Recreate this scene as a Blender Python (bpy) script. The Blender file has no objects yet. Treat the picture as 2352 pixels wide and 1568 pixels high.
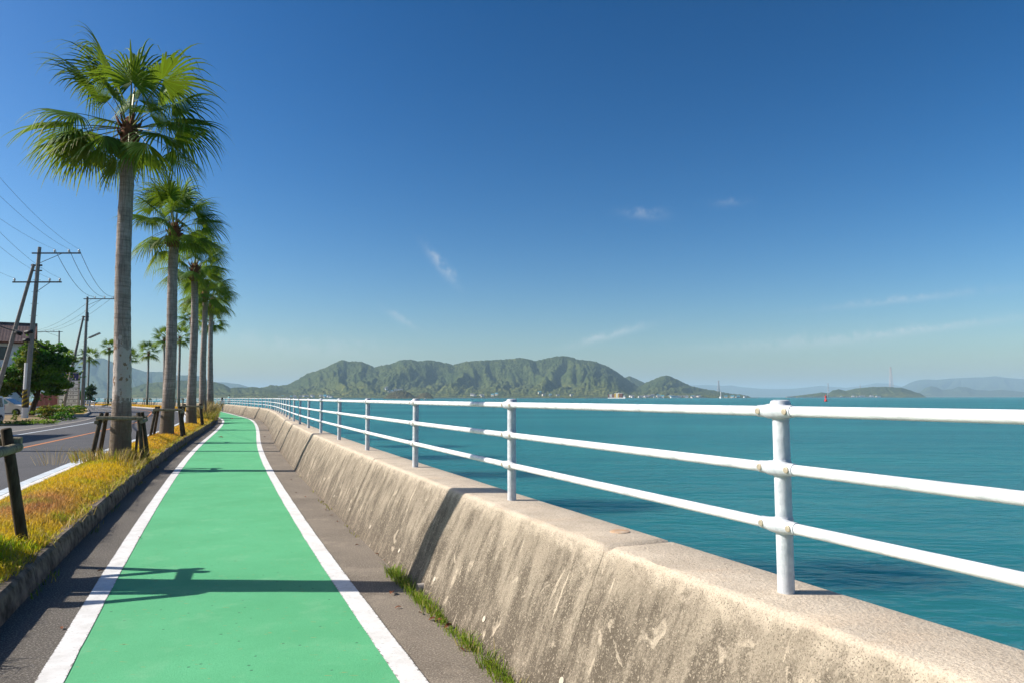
import bpy, bmesh, math, random
import numpy as np
from mathutils import Vector, Matrix, Euler
sc = bpy.context.scene
COL = sc.collection
R = math.radians
rng = np.random.default_rng(11)
random.seed(5)

# ------------------------------------------------------------------ camera
F = 1600.0; CX, CY = 1176.0, 784.0; HCAM = 1.7
TH = math.atan(127.5 / F); RO = 0.00133
cam_d = bpy.data.cameras.new('camera'); cam = bpy.data.objects.new('camera', cam_d); COL.objects.link(cam)
cam_d.sensor_width = 36; cam_d.lens = 36 * F / 2352; cam_d.clip_start = .05; cam_d.clip_end = 90000
f_ = Vector((0, math.cos(TH), math.sin(TH)))
r_ = Vector((math.cos(RO), 0, -math.sin(RO))); r_ = (r_ - f_ * r_.dot(f_)).normalized()
u_ = r_.cross(f_)
CAM = Vector((0, 0, HCAM))
cam.matrix_world = Matrix(((r_.x, u_.x, -f_.x, 0), (r_.y, u_.y, -f_.y, 0), (r_.z, u_.z, -f_.z, HCAM), (0, 0, 0, 1)))
sc.camera = cam
sc.cycles.max_bounces = 6; sc.cycles.diffuse_bounces = 2; sc.cycles.glossy_bounces = 2; sc.cycles.transmission_bounces = 4; sc.cycles.volume_bounces = 0; sc.cycles.use_adaptive_sampling = True; sc.cycles.adaptive_threshold = .02

def ray(px, py): return f_ * F + r_ * (px - CX) - u_ * (py - CY)
def plan(px, py, z=0.0):                       # measured image point -> point at height z
    d = ray(px, py); return CAM + d * ((z - HCAM) / d.z)
def dep(px, py, Y):                            # measured image point -> point at distance Y
    d = ray(px, py); return CAM + d * (Y / d.y)

# ------------------------------------------------------------------ bookkeeping
def tag(o, label=None, cat=None, group=None, kind=None):
    if label: o['label'] = label
    if cat: o['category'] = cat
    if group: o['group'] = group
    if kind: o['kind'] = kind
    return o
def empty(name, loc=(0, 0, 0), rz=0.0, label=None, cat=None, group=None):
    o = bpy.data.objects.new(name, None); COL.objects.link(o)
    o.location = loc; o.rotation_euler = (0, 0, rz); o.empty_display_size = .2
    return tag(o, label, cat, group)
def kids(o): return [c for c in bpy.data.objects if c.parent == o]
def copy_tree(o, parent=None):
    c = o.copy(); COL.objects.link(c); c.parent = parent
    for ch in kids(o): copy_tree(ch, c)
    return c
def link_mesh(name, me, mats, parent=None, smooth=False):
    for m in (mats if isinstance(mats, (list, tuple)) else [mats]): me.materials.append(m)
    if smooth: me.polygons.foreach_set('use_smooth', np.ones(len(me.polygons), bool))
    o = bpy.data.objects.new(name, me); COL.objects.link(o); o.parent = parent
    return o
def np_mesh(name, V, Fq, mi=None):              # V (n,3), Fq (m,k) all with k corners
    me = bpy.data.meshes.new(name); V = np.asarray(V, np.float32); Fq = np.asarray(Fq, np.int32)
    me.vertices.add(len(V)); me.vertices.foreach_set('co', V.ravel())
    k = Fq.shape[1]; me.loops.add(Fq.size); me.loops.foreach_set('vertex_index', Fq.ravel())
    me.polygons.add(len(Fq)); me.polygons.foreach_set('loop_start', np.arange(0, Fq.size, k, dtype=np.int32))
    me.polygons.foreach_set('loop_total', np.full(len(Fq), k, np.int32))
    if mi is not None: me.polygons.foreach_set('material_index', np.asarray(mi, np.int32))
    me.update(calc_edges=True); return me
def fattr(me, name, vals):
    a = me.attributes.new(name, 'FLOAT', 'POINT'); a.data.foreach_set('value', np.asarray(vals, np.float32))
def cattr(me, name, vals):
    a = me.attributes.new(name, 'FLOAT_COLOR', 'POINT')
    v = np.ones((len(vals), 4), np.float32); v[:, :3] = vals; a.data.foreach_set('color', v.ravel())

class MB:
    def __init__(s): s.v = []; s.f = []; s.m = []
    def add(s, vs, fs, m=0):
        b = len(s.v); s.v += [tuple(x) for x in vs]; s.f += [tuple(i + b for i in q) for q in fs]; s.m += [m] * len(fs); return s
    def box(s, c, size, rot=None, m=0, taper=1.0):
        a, b, h = size[0] / 2, size[1] / 2, size[2] / 2
        P = [Vector((x * a * (taper if z > 0 else 1), y * b * (taper if z > 0 else 1), z * h)) for z in (-1, 1) for y in (-1, 1) for x in (-1, 1)]
        if rot is not None: P = [rot @ p for p in P]
        c = Vector(c)
        return s.add([p + c for p in P], [(0, 2, 3, 1), (4, 5, 7, 6), (0, 1, 5, 4), (2, 6, 7, 3), (0, 4, 6, 2), (1, 3, 7, 5)], m)
    def tube(s, pts, r, n=10, m=0, caps=True):
        pts = [Vector(p) for p in pts]; N = len(pts)
        rs = list(r) if isinstance(r, (list, tuple, np.ndarray)) else [r] * N
        T0 = (pts[1] - pts[0]).normalized()
        up = Vector((0, 0, 1)) if abs(T0.z) < .9 else Vector((1, 0, 0))
        side = T0.cross(up).normalized(); vs = []
        for i in range(N):
            T = (pts[min(i + 1, N - 1)] - pts[max(i - 1, 0)]).normalized()
            side = (side - T * side.dot(T)).normalized(); b = T.cross(side)
            for k in range(n):
                a = 2 * math.pi * k / n; vs.append(pts[i] + (side * math.cos(a) + b * math.sin(a)) * rs[i])
        fs = [(i * n + k, i * n + (k + 1) % n, (i + 1) * n + (k + 1) % n, (i + 1) * n + k) for i in range(N - 1) for k in range(n)]
        if caps: fs += [tuple(range(n - 1, -1, -1)), tuple((N - 1) * n + k for k in range(n))]
        return s.add(vs, fs, m)
    def lathe(s, prof, n=16, o=(0, 0, 0), m=0):
        o = Vector(o); vs = [o + Vector((r * math.cos(2 * math.pi * k / n), r * math.sin(2 * math.pi * k / n), z)) for r, z in prof for k in range(n)]
        N = len(prof)
        fs = [(i * n + k, i * n + (k + 1) % n, (i + 1) * n + (k + 1) % n, (i + 1) * n + k) for i in range(N - 1) for k in range(n)]
        fs += [tuple(range(n - 1, -1, -1)), tuple((N - 1) * n + k for k in range(n))]
        return s.add(vs, fs, m)
    def prism(s, poly, y0, y1, m=0, M=None):    # poly (x,z) extruded along y
        n = len(poly); vs = [Vector((x, y0, z)) for x, z in poly] + [Vector((x, y1, z)) for x, z in poly]
        if M is not None: vs = [M @ v for v in vs]
        return s.add(vs, [tuple(range(n)), tuple(range(2 * n - 1, n - 1, -1))] + [(i, i + n, (i + 1) % n + n, (i + 1) % n) for i in range(n)], m)
    def build(s, name, mats, parent=None, smooth=False, fix=True, auto=None):
        me = bpy.data.meshes.new(name); me.from_pydata(s.v, [], s.f)
        me.polygons.foreach_set('material_index', s.m)
        if fix:
            bm = bmesh.new(); bm.from_mesh(me); bmesh.ops.recalc_face_normals(bm, faces=bm.faces); bm.to_mesh(me); bm.free()
        o = link_mesh(name, me, mats, parent, smooth)
        if auto and smooth:
            me.set_sharp_from_angle(angle=R(auto))
        return o

# ------------------------------------------------------------------ value noise for shapes
def vnoise(x, y, seed=0):
    xi = np.floor(x).astype(np.int64); yi = np.floor(y).astype(np.int64); fx = x - xi; fy = y - yi
    def h(a, b):
        n = (a * 374761393 + b * 668265263 + seed * 974634777) & 0xffffffff
        n = ((n ^ (n >> 13)) * 1274126177) & 0xffffffff
        return ((n ^ (n >> 16)) & 0xffff) / 65535.0
    sx = fx * fx * (3 - 2 * fx); sy = fy * fy * (3 - 2 * fy)
    return (h(xi, yi) * (1 - sx) + h(xi + 1, yi) * sx) * (1 - sy) + (h(xi, yi + 1) * (1 - sx) + h(xi + 1, yi + 1) * sx) * sy
def fbm(x, y, o=4, seed=0):
    t = 0; a = .5; n = 0
    for i in range(o): t = t + a * vnoise(x, y, seed + i * 7); n += a; x = x * 2.03 + 5.2; y = y * 2.03 + 1.7; a *= .5
    return t / n

# ------------------------------------------------------------------ materials
MATS = {}
def new_mat(name):
    m = bpy.data.materials.new(name); m.use_nodes = True; nt = m.node_tree; b = nt.nodes['Principled BSDF']; MATS[name] = m
    return m, nt, b
def N(nt, t, **kw):
    n = nt.nodes.new(t)
    for k, v in kw.items():
        if k in ('inp',):
            for kk, vv in v.items(): n.inputs[kk].default_value = vv
        else: setattr(n, k, v)
    return n
def ramp(nt, fac, stops, interp='LINEAR'):
    n = N(nt, 'ShaderNodeValToRGB'); cr = n.color_ramp; cr.interpolation = interp
    while len(cr.elements) < len(stops): cr.elements.new(.5)
    for e, (p, c) in zip(cr.elements, stops): e.position = p; e.color = (c, c, c, 1) if not hasattr(c, '__len__') else (*c, 1)
    nt.links.new(fac, n.inputs[0]); return n.outputs[0]
def noise(nt, vec, scale, detail=4, rough=.55, dist=0, stretch=None):
    if stretch:
        mp = N(nt, 'ShaderNodeMapping'); mp.inputs['Scale'].default_value = stretch; nt.links.new(vec, mp.inputs[0]); vec = mp.outputs[0]
    n = N(nt, 'ShaderNodeTexNoise', inp={'Scale': scale, 'Detail': detail, 'Roughness': rough, 'Distortion': dist})
    nt.links.new(vec, n.inputs['Vector']); return n.outputs['Fac']
def mix(nt, fac, a, b, mode='MIX'):
    n = N(nt, 'ShaderNodeMix', data_type='RGBA', blend_type=mode)
    for v, i in ((fac, 0), (a, 6), (b, 7)):
        if hasattr(v, 'is_linked'): nt.links.new(v, n.inputs[i])
        elif i == 0: n.inputs[0].default_value = v
        else: n.inputs[i].default_value = (*v, 1)
    return n.outputs[2]
def mth(nt, op, a, b=0.0, clamp=False):
    n = N(nt, 'ShaderNodeMath', operation=op, use_clamp=clamp)
    for v, i in ((a, 0), (b, 1)):
        if hasattr(v, 'is_linked'): nt.links.new(v, n.inputs[i])
        else: n.inputs[i].default_value = v
    return n.outputs[0]
def bump(nt, b, h, strength, dist=.01):
    n = N(nt, 'ShaderNodeBump', inp={'Strength': strength, 'Distance': dist}); nt.links.new(h, n.inputs['Height']); nt.links.new(n.outputs[0], b.inputs['Normal']); return n
def coord(nt, w='Object'): return N(nt, 'ShaderNodeTexCoord').outputs[w]
def simple(name, c1, c2=None, scale=3.0, rough=.6, bs=0.0, bscale=None, stretch=None, spec=.3, metal=0.0, detail=5, lo=.3, hi=.7, bd=.01):
    m, nt, b = new_mat(name); co = coord(nt)
    b.inputs['Roughness'].default_value = rough; b.inputs['Specular IOR Level'].default_value = spec; b.inputs['Metallic'].default_value = metal
    c2 = c2 or tuple(x * .8 for x in c1)
    nf = noise(nt, co, scale, detail, .6, 0, stretch)
    nt.links.new(ramp(nt, nf, [(lo, c2), (hi, c1)]), b.inputs['Base Color'])
    if bs: bump(nt, b, noise(nt, co, bscale or scale * 4, 4, .6, 0, stretch), bs, bd)
    return m

def m_green():
    m, nt, b = new_mat('green_paint'); co = coord(nt); b.inputs['Roughness'].default_value = .75; b.inputs['Specular IOR Level'].default_value = .2
    c = ramp(nt, noise(nt, co, .8, 6, .65), [(.28, (.092, .37, .17)), (.72, (.13, .475, .235))])
    c = mix(nt, ramp(nt, noise(nt, co, 160, 2, .6), [(.3, .55), (.62, 0.0)]), c, (.06, .30, .13))
    speck = ramp(nt, noise(nt, co, 11, 2, .5, 0, (1.0, 4.0, 1)), [(.69, 0.0), (.73, 1.0)])
    c = mix(nt, mth(nt, 'MULTIPLY', speck, .75), c, (.30, .27, .09))
    v = N(nt, 'ShaderNodeTexVoronoi', inp={'Scale': 7.0, 'Randomness': 1.0}); nt.links.new(co, v.inputs['Vector'])
    dots = ramp(nt, v.outputs['Distance'], [(.05, 1.0), (.09, 0.0)])
    c = mix(nt, mth(nt, 'MULTIPLY', dots, .7), c, (.03, .09, .05))
    wear = ramp(nt, noise(nt, co, 2.3, 6, .7), [(.54, 0.0), (.76, .6)])
    c = mix(nt, wear, c, (.19, .46, .25))
    nt.links.new(c, b.inputs['Base Color']); bump(nt, b, noise(nt, co, 110, 3, .7), .55, .006); return m
def m_white_line():
    m, nt, b = new_mat('white_road_paint'); co = coord(nt); b.inputs['Roughness'].default_value = .7
    c = ramp(nt, noise(nt, co, 5, 6, .7), [(.25, (.56, .55, .52)), (.6, (.74, .735, .72))])
    uv = coord(nt, 'UV'); sp_ = N(nt, 'ShaderNodeSeparateXYZ'); nt.links.new(uv, sp_.inputs[0]); ed = mth(nt, 'MULTIPLY', mth(nt, 'ABSOLUTE', mth(nt, 'SUBTRACT', sp_.outputs[1], .5)), 2.0)
    ed = mth(nt, 'ADD', ed, mth(nt, 'MULTIPLY', mth(nt, 'SUBTRACT', noise(nt, co, 38, 4, .75), .5), 1.1)); c = mix(nt, ramp(nt, ed, [(.98, 0.0), (1.06, .9)]), c, (.16, .14, .115))
    c = mix(nt, ramp(nt, noise(nt, co, 1.1, 5, .7), [(.5, 0.0), (.75, .35)]), c, (.42, .40, .36))
    crack = ramp(nt, noise(nt, co, 26, 3, .6, 1.5, (1, 2.2, 1)), [(.62, 0.0), (.67, 1.0)])
    c = mix(nt, mth(nt, 'MULTIPLY', crack, .7), c, (.33, .34, .31))
    nt.links.new(c, b.inputs['Base Color']); bump(nt, b, noise(nt, co, 130, 3, .7), .35, .004); return m
def m_asphalt(name, c1, c2, c3, stain=None):
    m, nt, b = new_mat(name); co = coord(nt); b.inputs['Roughness'].default_value = .85; b.inputs['Specular IOR Level'].default_value = .25
    c = ramp(nt, noise(nt, co, .7, 6, .65), [(.3, c1), (.7, c2)])
    g = noise(nt, co, 70, 3, .8)
    c = mix(nt, ramp(nt, g, [(.53, 0.0), (.63, .85)]), c, c3)
    c = mix(nt, ramp(nt, g, [(.3, .7), (.44, 0.0)]), c, tuple(x * .45 for x in c1))
    if stain:
        c = mix(nt, ramp(nt, noise(nt, co, 1.6, 6, .7), [(.53, 0.0), (.72, .6)]), c, stain)
    nt.links.new(c, b.inputs['Base Color']); bump(nt, b, g, .6, .006); return m
def m_wall():
    m, nt, b = new_mat('seawall_concrete'); b.inputs['Roughness'].default_value = .88; b.inputs['Specular IOR Level'].default_value = .2
    uv = coord(nt, 'UV'); co = coord(nt)
    sep = N(nt, 'ShaderNodeSeparateXYZ'); nt.links.new(uv, sep.inputs[0]); v = sep.outputs[1]   # v: 0 foot, 1 top edge, >1 top
    pale, mid, dark = (.56, .47, .355), (.215, .178, .134), (.080, .064, .047)
    base = ramp(nt, noise(nt, co, 1.3, 6, .65), [(.3, mid), (.72, (.37, .31, .235))])
    # dark weathering that grows towards the foot, broken into slanted run-off streaks
    sl = N(nt, 'ShaderNodeCombineXYZ'); nt.links.new(mth(nt, 'ADD', sep.outputs[0], mth(nt, 'MULTIPLY', v, .0)), sl.inputs[0]); nt.links.new(mth(nt, 'MULTIPLY', v, .22), sl.inputs[1])
    st = noise(nt, sl.outputs[0], 6.5, 5, .7)
    dirt = mth(nt, 'ADD', mth(nt, 'SUBTRACT', mth(nt, 'MULTIPLY', st, 1.7), .35), mth(nt, 'MULTIPLY', v, -.30))
    grain = noise(nt, co, 52, 3, .75)
    dirt = mth(nt, 'ADD', dirt, mth(nt, 'MULTIPLY', mth(nt, 'SUBTRACT', grain, .5), 1.5))
    dirt = mth(nt, 'ADD', dirt, mth(nt, 'MULTIPLY', mth(nt, 'SUBTRACT', noise(nt, co, 2.2, 4, .6), .5), .7))
    face = ramp(nt, mth(nt, 'ADD', v, mth(nt, 'MULTIPLY', mth(nt, 'SUBTRACT', noise(nt, co, 9, 4, .7), .5), .5)), [(.80, 1.0), (1.02, 0.0)])
    c = mix(nt, mth(nt, 'MULTIPLY', ramp(nt, dirt, [(.12, 0.0), (.44, .95)]), face), base, dark)
    c = mix(nt, ramp(nt, mth(nt, 'ADD', v, mth(nt, 'MULTIPLY', mth(nt, 'SUBTRACT', noise(nt, co, 9, 4, .7), .5), .4)), [(.88, 0.0), (1.02, .75)]), c, (.50, .425, .33))
    # pale scuffs and lime runs
    sc_ = noise(nt, sl.outputs[0], 9.0, 4, .6, 1.2)
    c = mix(nt, mth(nt, 'MULTIPLY', mth(nt, 'MULTIPLY', ramp(nt, sc_, [(.61, 0.0), (.68, .85)]), ramp(nt, noise(nt, co, 3.0, 3, .6), [(.46, 0.0), (.60, 1.0)])), face), c, (.52, .435, .33))
    blot = ramp(nt, noise(nt, co, 5.5, 3, .5, .8), [(.66, 0.0), (.70, .55)])
    c = mix(nt, mth(nt, 'MULTIPLY', blot, face), c, (.50, .42, .32))
    # pale grains of exposed aggregate
    c = mix(nt, ramp(nt, grain, [(.56, 0.0), (.63, .6)]), c, (.47, .395, .30))
    c = mix(nt, ramp(nt, noise(nt, co, 150, 2, .7), [(.34, .9), (.47, 0.0)]), c, (.095, .078, .058))
    # the trowelled top: pinkish and clean, with a rusty band
    top = ramp(nt, v, [(.95, 0.0), (1.06, 1.0)])
    tc = ramp(nt, noise(nt, co, 4, 6, .7), [(.3, (.46, .385, .295)), (.7, (.60, .515, .405))])
    tc = mix(nt, ramp(nt, noise(nt, sl.outputs[0], 2.6, 5, .6), [(.55, 0.0), (.75, .5)]), tc, (.56, .40, .26))
    tc = mix(nt, ramp(nt, noise(nt, co, 90, 3, .75), [(.34, .8), (.5, 0.0)]), tc, (.30, .24, .18))
    c = mix(nt, top, c, tc)
    nt.links.new(c, b.inputs['Base Color'])
    vor = N(nt, 'ShaderNodeTexVoronoi', inp={'Scale': 7.5}); nt.links.new(co, vor.inputs['Vector'])
    pit = ramp(nt, vor.outputs['Distance'], [(.03, 0.0), (.09, 1.0)])
    h = mth(nt, 'ADD', mth(nt, 'MULTIPLY', grain, .6), mth(nt, 'MULTIPLY', pit, .5))
    bump(nt, b, h, .8, .014); return m
def m_water():
    m, nt, b = new_mat('sea_water'); co = coord(nt)
    pt = noise(nt, co, .03, 4, .6, 0, (.35, 1, 1))
    c = ramp(nt, pt, [(.30, (.012, .118, .138)), (.70, (.028, .185, .188))])
    a = noise(nt, co, 2.6, 3, .55, .4, (.45, 1, 1)); d = noise(nt, co, .85, 3, .5, .3, (.5, 1, 1)); e = noise(nt, co, .22, 3, .5, 0, (.45, 1, 1))
    h = mth(nt, 'ADD', mth(nt, 'ADD', mth(nt, 'MULTIPLY', a, .16), mth(nt, 'MULTIPLY', d, .5)), mth(nt, 'MULTIPLY', e, 1.2))
    bn = N(nt, 'ShaderNodeBump', inp={'Strength': .75, 'Distance': .55}); nt.links.new(h, bn.inputs['Height'])
    nt.nodes.remove(b); df = N(nt, 'ShaderNodeSubsurfaceScattering', falloff='BURLEY'); df.inputs['Scale'].default_value = 1.0; df.inputs['Radius'].default_value = (2.5, 5.5, 6.0); gl = N(nt, 'ShaderNodeBsdfGlossy', inp={'Roughness': .16}); gl.inputs['Color'].default_value = (.85, .95, 1, 1)
    fr = N(nt, 'ShaderNodeFresnel', inp={'IOR': 1.33}); mx = N(nt, 'ShaderNodeMixShader')
    for q in (df, gl, fr): nt.links.new(bn.outputs[0], q.inputs['Normal'])
    nt.links.new(c, df.inputs['Color']); nt.links.new(mth(nt, 'MINIMUM', mth(nt, 'MULTIPLY', fr.outputs[0], .55), .26), mx.inputs[0])
    nt.links.new(df.outputs[0], mx.inputs[1]); nt.links.new(gl.outputs[0], mx.inputs[2]); nt.links.new(mx.outputs[0], nt.nodes['Material Output'].inputs[0]); return m
def m_trunk(peel=False):
    m, nt, b = new_mat('palm_bark'); co = coord(nt); b.inputs['Roughness'].default_value = .9; b.inputs['Specular IOR Level'].default_value = .15
    sep = N(nt, 'ShaderNodeSeparateXYZ'); nt.links.new(co, sep.inputs[0]); z = sep.outputs[2]
    ri = N(nt, 'ShaderNodeObjectInfo').outputs['Random']
    c = ramp(nt, noise(nt, co, 3, 6, .7), [(.3, (.24, .195, .165)), (.7, (.42, .36, .315))])
    rings = noise(nt, co, 1.0, 4, .65, .35, (1.8, 1.8, 21))
    c = mix(nt, ramp(nt, rings, [(.36, .65), (.52, 0.0)]), c, (.17, .135, .11))
    fis = noise(nt, co, 1.0, 3, .6, 0, (42, 42, 2.5))
    c = mix(nt, ramp(nt, fis, [(.36, .75), (.50, 0.0)]), c, (.15, .118, .095))
    low = ramp(nt, mth(nt, 'ADD', z, mth(nt, 'MULTIPLY', noise(nt, co, 1.7, 4, .6), 1.6)), [(.2, 1.0), (.42, 0.0)])
    zz = mth(nt, 'MULTIPLY', mth(nt, 'ADD', z, mth(nt, 'MULTIPLY', noise(nt, co, 2.2, 4, .6), 1.3)), .25)
    c = mix(nt, ramp(nt, zz, [(.30, .8), (.62, 0.0)]), c, (.13, .10, .068))
    c = mix(nt, mth(nt, 'MULTIPLY', ramp(nt, noise(nt, co, 6, 4, .7), [(.6, 0.0), (.72, .5)]), ramp(nt, zz, [(.25, 1.0), (.6, 0.0)])), c, (.075, .095, .04))
    if peel:
        band = mth(nt, 'SUBTRACT', 1.0, mth(nt, 'MULTIPLY', mth(nt, 'ABSOLUTE', mth(nt, 'SUBTRACT', z, 2.0)), 1.0), True)
        pn = mth(nt, 'ADD', mth(nt, 'MULTIPLY', band, .55), noise(nt, co, 5.5, 4, .6, 0, (1, 1, .7)))
        c = mix(nt, ramp(nt, pn, [(.70, 0.0), (.735, 1.0)]), c, (.46, .40, .35))
        c = mix(nt, mth(nt, 'MULTIPLY', ramp(nt, noise(nt, co, 9, 3, .6, 0, (1, 1, .6)), [(.60, 0.0), (.63, .9)]), ramp(nt, band, [(.25, 0.0), (.4, 1.0)])), c, (.21, .125, .07))
    nt.links.new(c, b.inputs['Base Color'])
    h = mth(nt, 'ADD', rings, mth(nt, 'MULTIPLY', fis, .8)); bump(nt, b, h, .9, .03); return m
def m_leaf(name, c1, c2, tip, trans=.38):
    m, nt, b = new_mat(name); b.inputs['Roughness'].default_value = .6; b.inputs['Specular IOR Level'].default_value = .2
    co = coord(nt); at = N(nt, 'ShaderNodeAttribute', attribute_name='tip').outputs['Fac']
    ri = N(nt, 'ShaderNodeObjectInfo').outputs['Random']
    c = ramp(nt, noise(nt, co, 2.5, 3, .6), [(.3, c1), (.7, c2)])
    c = mix(nt, mth(nt, 'MULTIPLY', ri, .5), c, tuple(x * 1.35 for x in c2))
    tn = N(nt, 'ShaderNodeAttribute', attribute_name='tone'); c = mix(nt, 1.0, c, tn.outputs['Color'], 'MULTIPLY')
    c = mix(nt, at, c, tip)
    nt.links.new(c, b.inputs['Base Color'])
    tr = N(nt, 'ShaderNodeBsdfTranslucent'); tc = mix(nt, .55, c, (.34, .46, .018)); nt.links.new(tc, tr.inputs[0])
    mx = N(nt, 'ShaderNodeMixShader'); mx.inputs[0].default_value = trans
    nt.links.new(b.outputs[0], mx.inputs[1]); nt.links.new(tr.outputs[0], mx.inputs[2])
    nt.links.new(mx.outputs[0], nt.nodes['Material Output'].inputs[0]); return m
def m_attr_leaf(name, trans=.3, rough=.55):
    m, nt, b = new_mat(name); b.inputs['Roughness'].default_value = rough; b.inputs['Specular IOR Level'].default_value = .25
    c = N(nt, 'ShaderNodeAttribute', attribute_name='Col').outputs['Color']; nt.links.new(c, b.inputs['Base Color'])
    tr = N(nt, 'ShaderNodeBsdfTranslucent'); nt.links.new(c, tr.inputs[0])
    mx = N(nt, 'ShaderNodeMixShader'); mx.inputs[0].default_value = trans
    nt.links.new(b.outputs[0], mx.inputs[1]); nt.links.new(tr.outputs[0], mx.inputs[2])
    nt.links.new(mx.outputs[0], nt.nodes['Material Output'].inputs[0]); return m
def m_hill(name, g1, g2, g3, sc1=.02):
    m, nt, b = new_mat(name); co = coord(nt); b.inputs['Roughness'].default_value = .95; b.inputs['Specular IOR Level'].default_value = .05
    c = ramp(nt, noise(nt, co, sc1 * .25, 6, .65), [(.3, g1), (.68, g2)])
    at = N(nt, 'ShaderNodeAttribute', attribute_name='low').outputs['Fac']
    c = mix(nt, mth(nt, 'MULTIPLY', at, ramp(nt, noise(nt, co, sc1 * .8, 4, .7), [(.42, 0.0), (.62, .9)])), c, g3)
    cl = noise(nt, co, sc1 * 2.2, 4, .7)
    c = mix(nt, ramp(nt, cl, [(.36, .75), (.56, 0.0)]), c, tuple(x * .42 for x in g1))
    c = mix(nt, ramp(nt, noise(nt, co, sc1 * 1.1, 3, .6), [(.6, 0.0), (.75, .5)]), c, g3)
    nt.links.new(c, b.inputs['Base Color'])
    bump(nt, b, mth(nt, 'ADD', cl, mth(nt, 'MULTIPLY', noise(nt, co, sc1 * 5, 3, .7), .5)), 1.0, 16); return m

GREEN = m_green(); WLINE = m_white_line()
PATH = m_asphalt('path_asphalt', (.135, .112, .088), (.225, .19, .150), (.40, .35, .28), (.37, .315, .245))
PATHL = m_asphalt('path_edge_asphalt', (.075, .066, .056), (.125, .110, .094), (.33, .31, .27))
ROAD = m_asphalt('road_asphalt', (.058, .058, .064), (.088, .087, .092), (.14, .14, .14))
WALL = m_wall(); WATER = m_water(); BARK = m_trunk(); BARKP = m_trunk(True)
LEAF = m_leaf('palm_leaf', (.026, .082, .010), (.070, .165, .016), (.24, .22, .05), .29)
LEAF_OLD = m_leaf('palm_leaf_yellowing', (.07, .12, .012), (.14, .17, .02), (.30, .22, .06))
PETIOLE = simple('petiole_green', (.19, .20, .05), (.11, .13, .03), 6, .5)
FIBRE = simple('palm_fibre', (.23, .075, .028), (.075, .035, .018), 14, .9, .6, 40)
ORANGE = simple('orange_road_paint', (.62, .23, .075), (.45, .17, .06), 6, .7)
BLUEISH = simple('worn_white_road_paint', (.62, .68, .72), (.40, .45, .49), 3, .7)
KERB = simple('kerb_concrete', (.25, .205, .165), (.045, .037, .029), 7, .9, .5, 60, None, .2, 0, 7, .34, .66)
SOIL = simple('strip_soil', (.42, .29, .05), (.28, .20, .035), 2.2, .95)
GALV = simple('galvanised_steel', (.60, .62, .64), (.36, .39, .42), 16, .5, .25, 60, None, .4, .05, 7)
RAILW = simple('white_rail_steel', (.68, .69, .70), (.42, .45, .47), 9, .5, .12, 70, (1, 1, 2), .4, .0, 9, .30, .52)
BOLT = simple('weathered_bolt', (.42, .36, .26), (.27, .23, .17), 30, .5, 0, None, None, .5, .3)
WOOD = simple('weathered_log', (.30, .285, .20), (.11, .085, .055), 7, .9, .6, 30, (3, 3, .6), .15, 0, 6)
WOODD = simple('shade_dark_wood', (.11, .085, .058), (.022, .016, .011), 6, .9, .6, 30, (3, 3, .5), .15, 0, 6)  # near-black of the stakes' shaded sides is put into this wood colour
POLE = simple('pole_concrete', (.27, .25, .225), (.185, .17, .155), 4, .85, .2, 60)
STEELD = simple('dark_pole_steel', (.13, .13, .13), (.07, .07, .075), 8, .6, 0, None, None, .4, .4)
BLACKC = simple('cable_black', (.02, .02, .022), (.014, .014, .016), 3, .6)
PORC = simple('porcelain', (.72, .72, .70), (.6, .6, .58), 5, .25, 0, None, None, .5)
STUCCO = simple('white_stucco', (.76, .74, .70), (.68, .66, .62), 1.5, .9, .2, 40)
TILE = simple('brown_roof_tile', (.20, .135, .115), (.12, .08, .068), 3, .55)
BROWNW = simple('brown_timber', (.17, .065, .032), (.10, .04, .022), 5, .7)
DARKGL = simple('window_glass', (.03, .035, .04), (.02, .022, .026), 2, .08, 0, None, None, .6)
TINT = simple('green_tinted_glass', (.16, .30, .26), (.12, .24, .21), 1.5, .08, 0, None, None, .6)
CLEARG = simple('blue_windscreen', (.16, .27, .38), (.10, .17, .25), 2, .05, 0, None, None, .7)
MAROON = simple('maroon_sheet', (.15, .045, .042), (.10, .03, .03), 2, .7, 0, None, (6, 6, .3))
SILVER = simple('silver_car_paint', (.70, .67, .63), (.66, .63, .59), 1, .35, 0, None, None, .4, 0)
WHITEC = simple('white_car_paint', (.66, .67, .68), (.6, .61, .62), 1, .28, 0, None, None, .5)
RUBBER = simple('rubber', (.022, .022, .023), (.014, .014, .014), 9, .8)
ALLOY = simple('alloy_wheel', (.42, .42, .43), (.30, .30, .31), 6, .35, 0, None, None, .5, .7)
BLKPL = simple('black_plastic', (.025, .025, .027), (.018, .018, .02), 6, .5)
LAMPG = simple('headlight_glass', (.6, .62, .64), (.4, .42, .45), 8, .1, 0, None, None, .7)
REDL = simple('red_lamp', (.45, .02, .02), (.3, .01, .01), 4, .2, 0, None, None, .6)
SIGNW = simple('sign_white', (.66, .67, .67), (.60, .61, .61), 1.5, .5)
SIGNB = simple('sign_navy', (.010, .012, .11), (.008, .010, .09), 1.5, .4)
SIGNF = simple('sign_frame_grey', (.42, .38, .34), (.30, .27, .24), 3, .6)
INK = simple('sign_ink', (.03, .03, .04), (.025, .025, .03), 3, .5)
YEL = simple('sign_yellow', (.62, .50, .03), (.55, .44, .025), 3, .5)
PURW = simple('lettering_white', (.8, .8, .8), (.75, .75, .75), 3, .5)
YELGUARD = simple('guard_yellow', (.42, .30, .025), (.32, .22, .02), 5, .6)
BLKGUARD = simple('guard_black', (.07, .05, .02), (.05, .035, .015), 5, .6)
GUARDW = simple('white_pipe_paint', (.68, .72, .76), (.55, .6, .64), 5, .5)
CONC = simple('pale_concrete', (.42, .38, .33), (.30, .27, .235), 2, .9, .3, 40)
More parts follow.
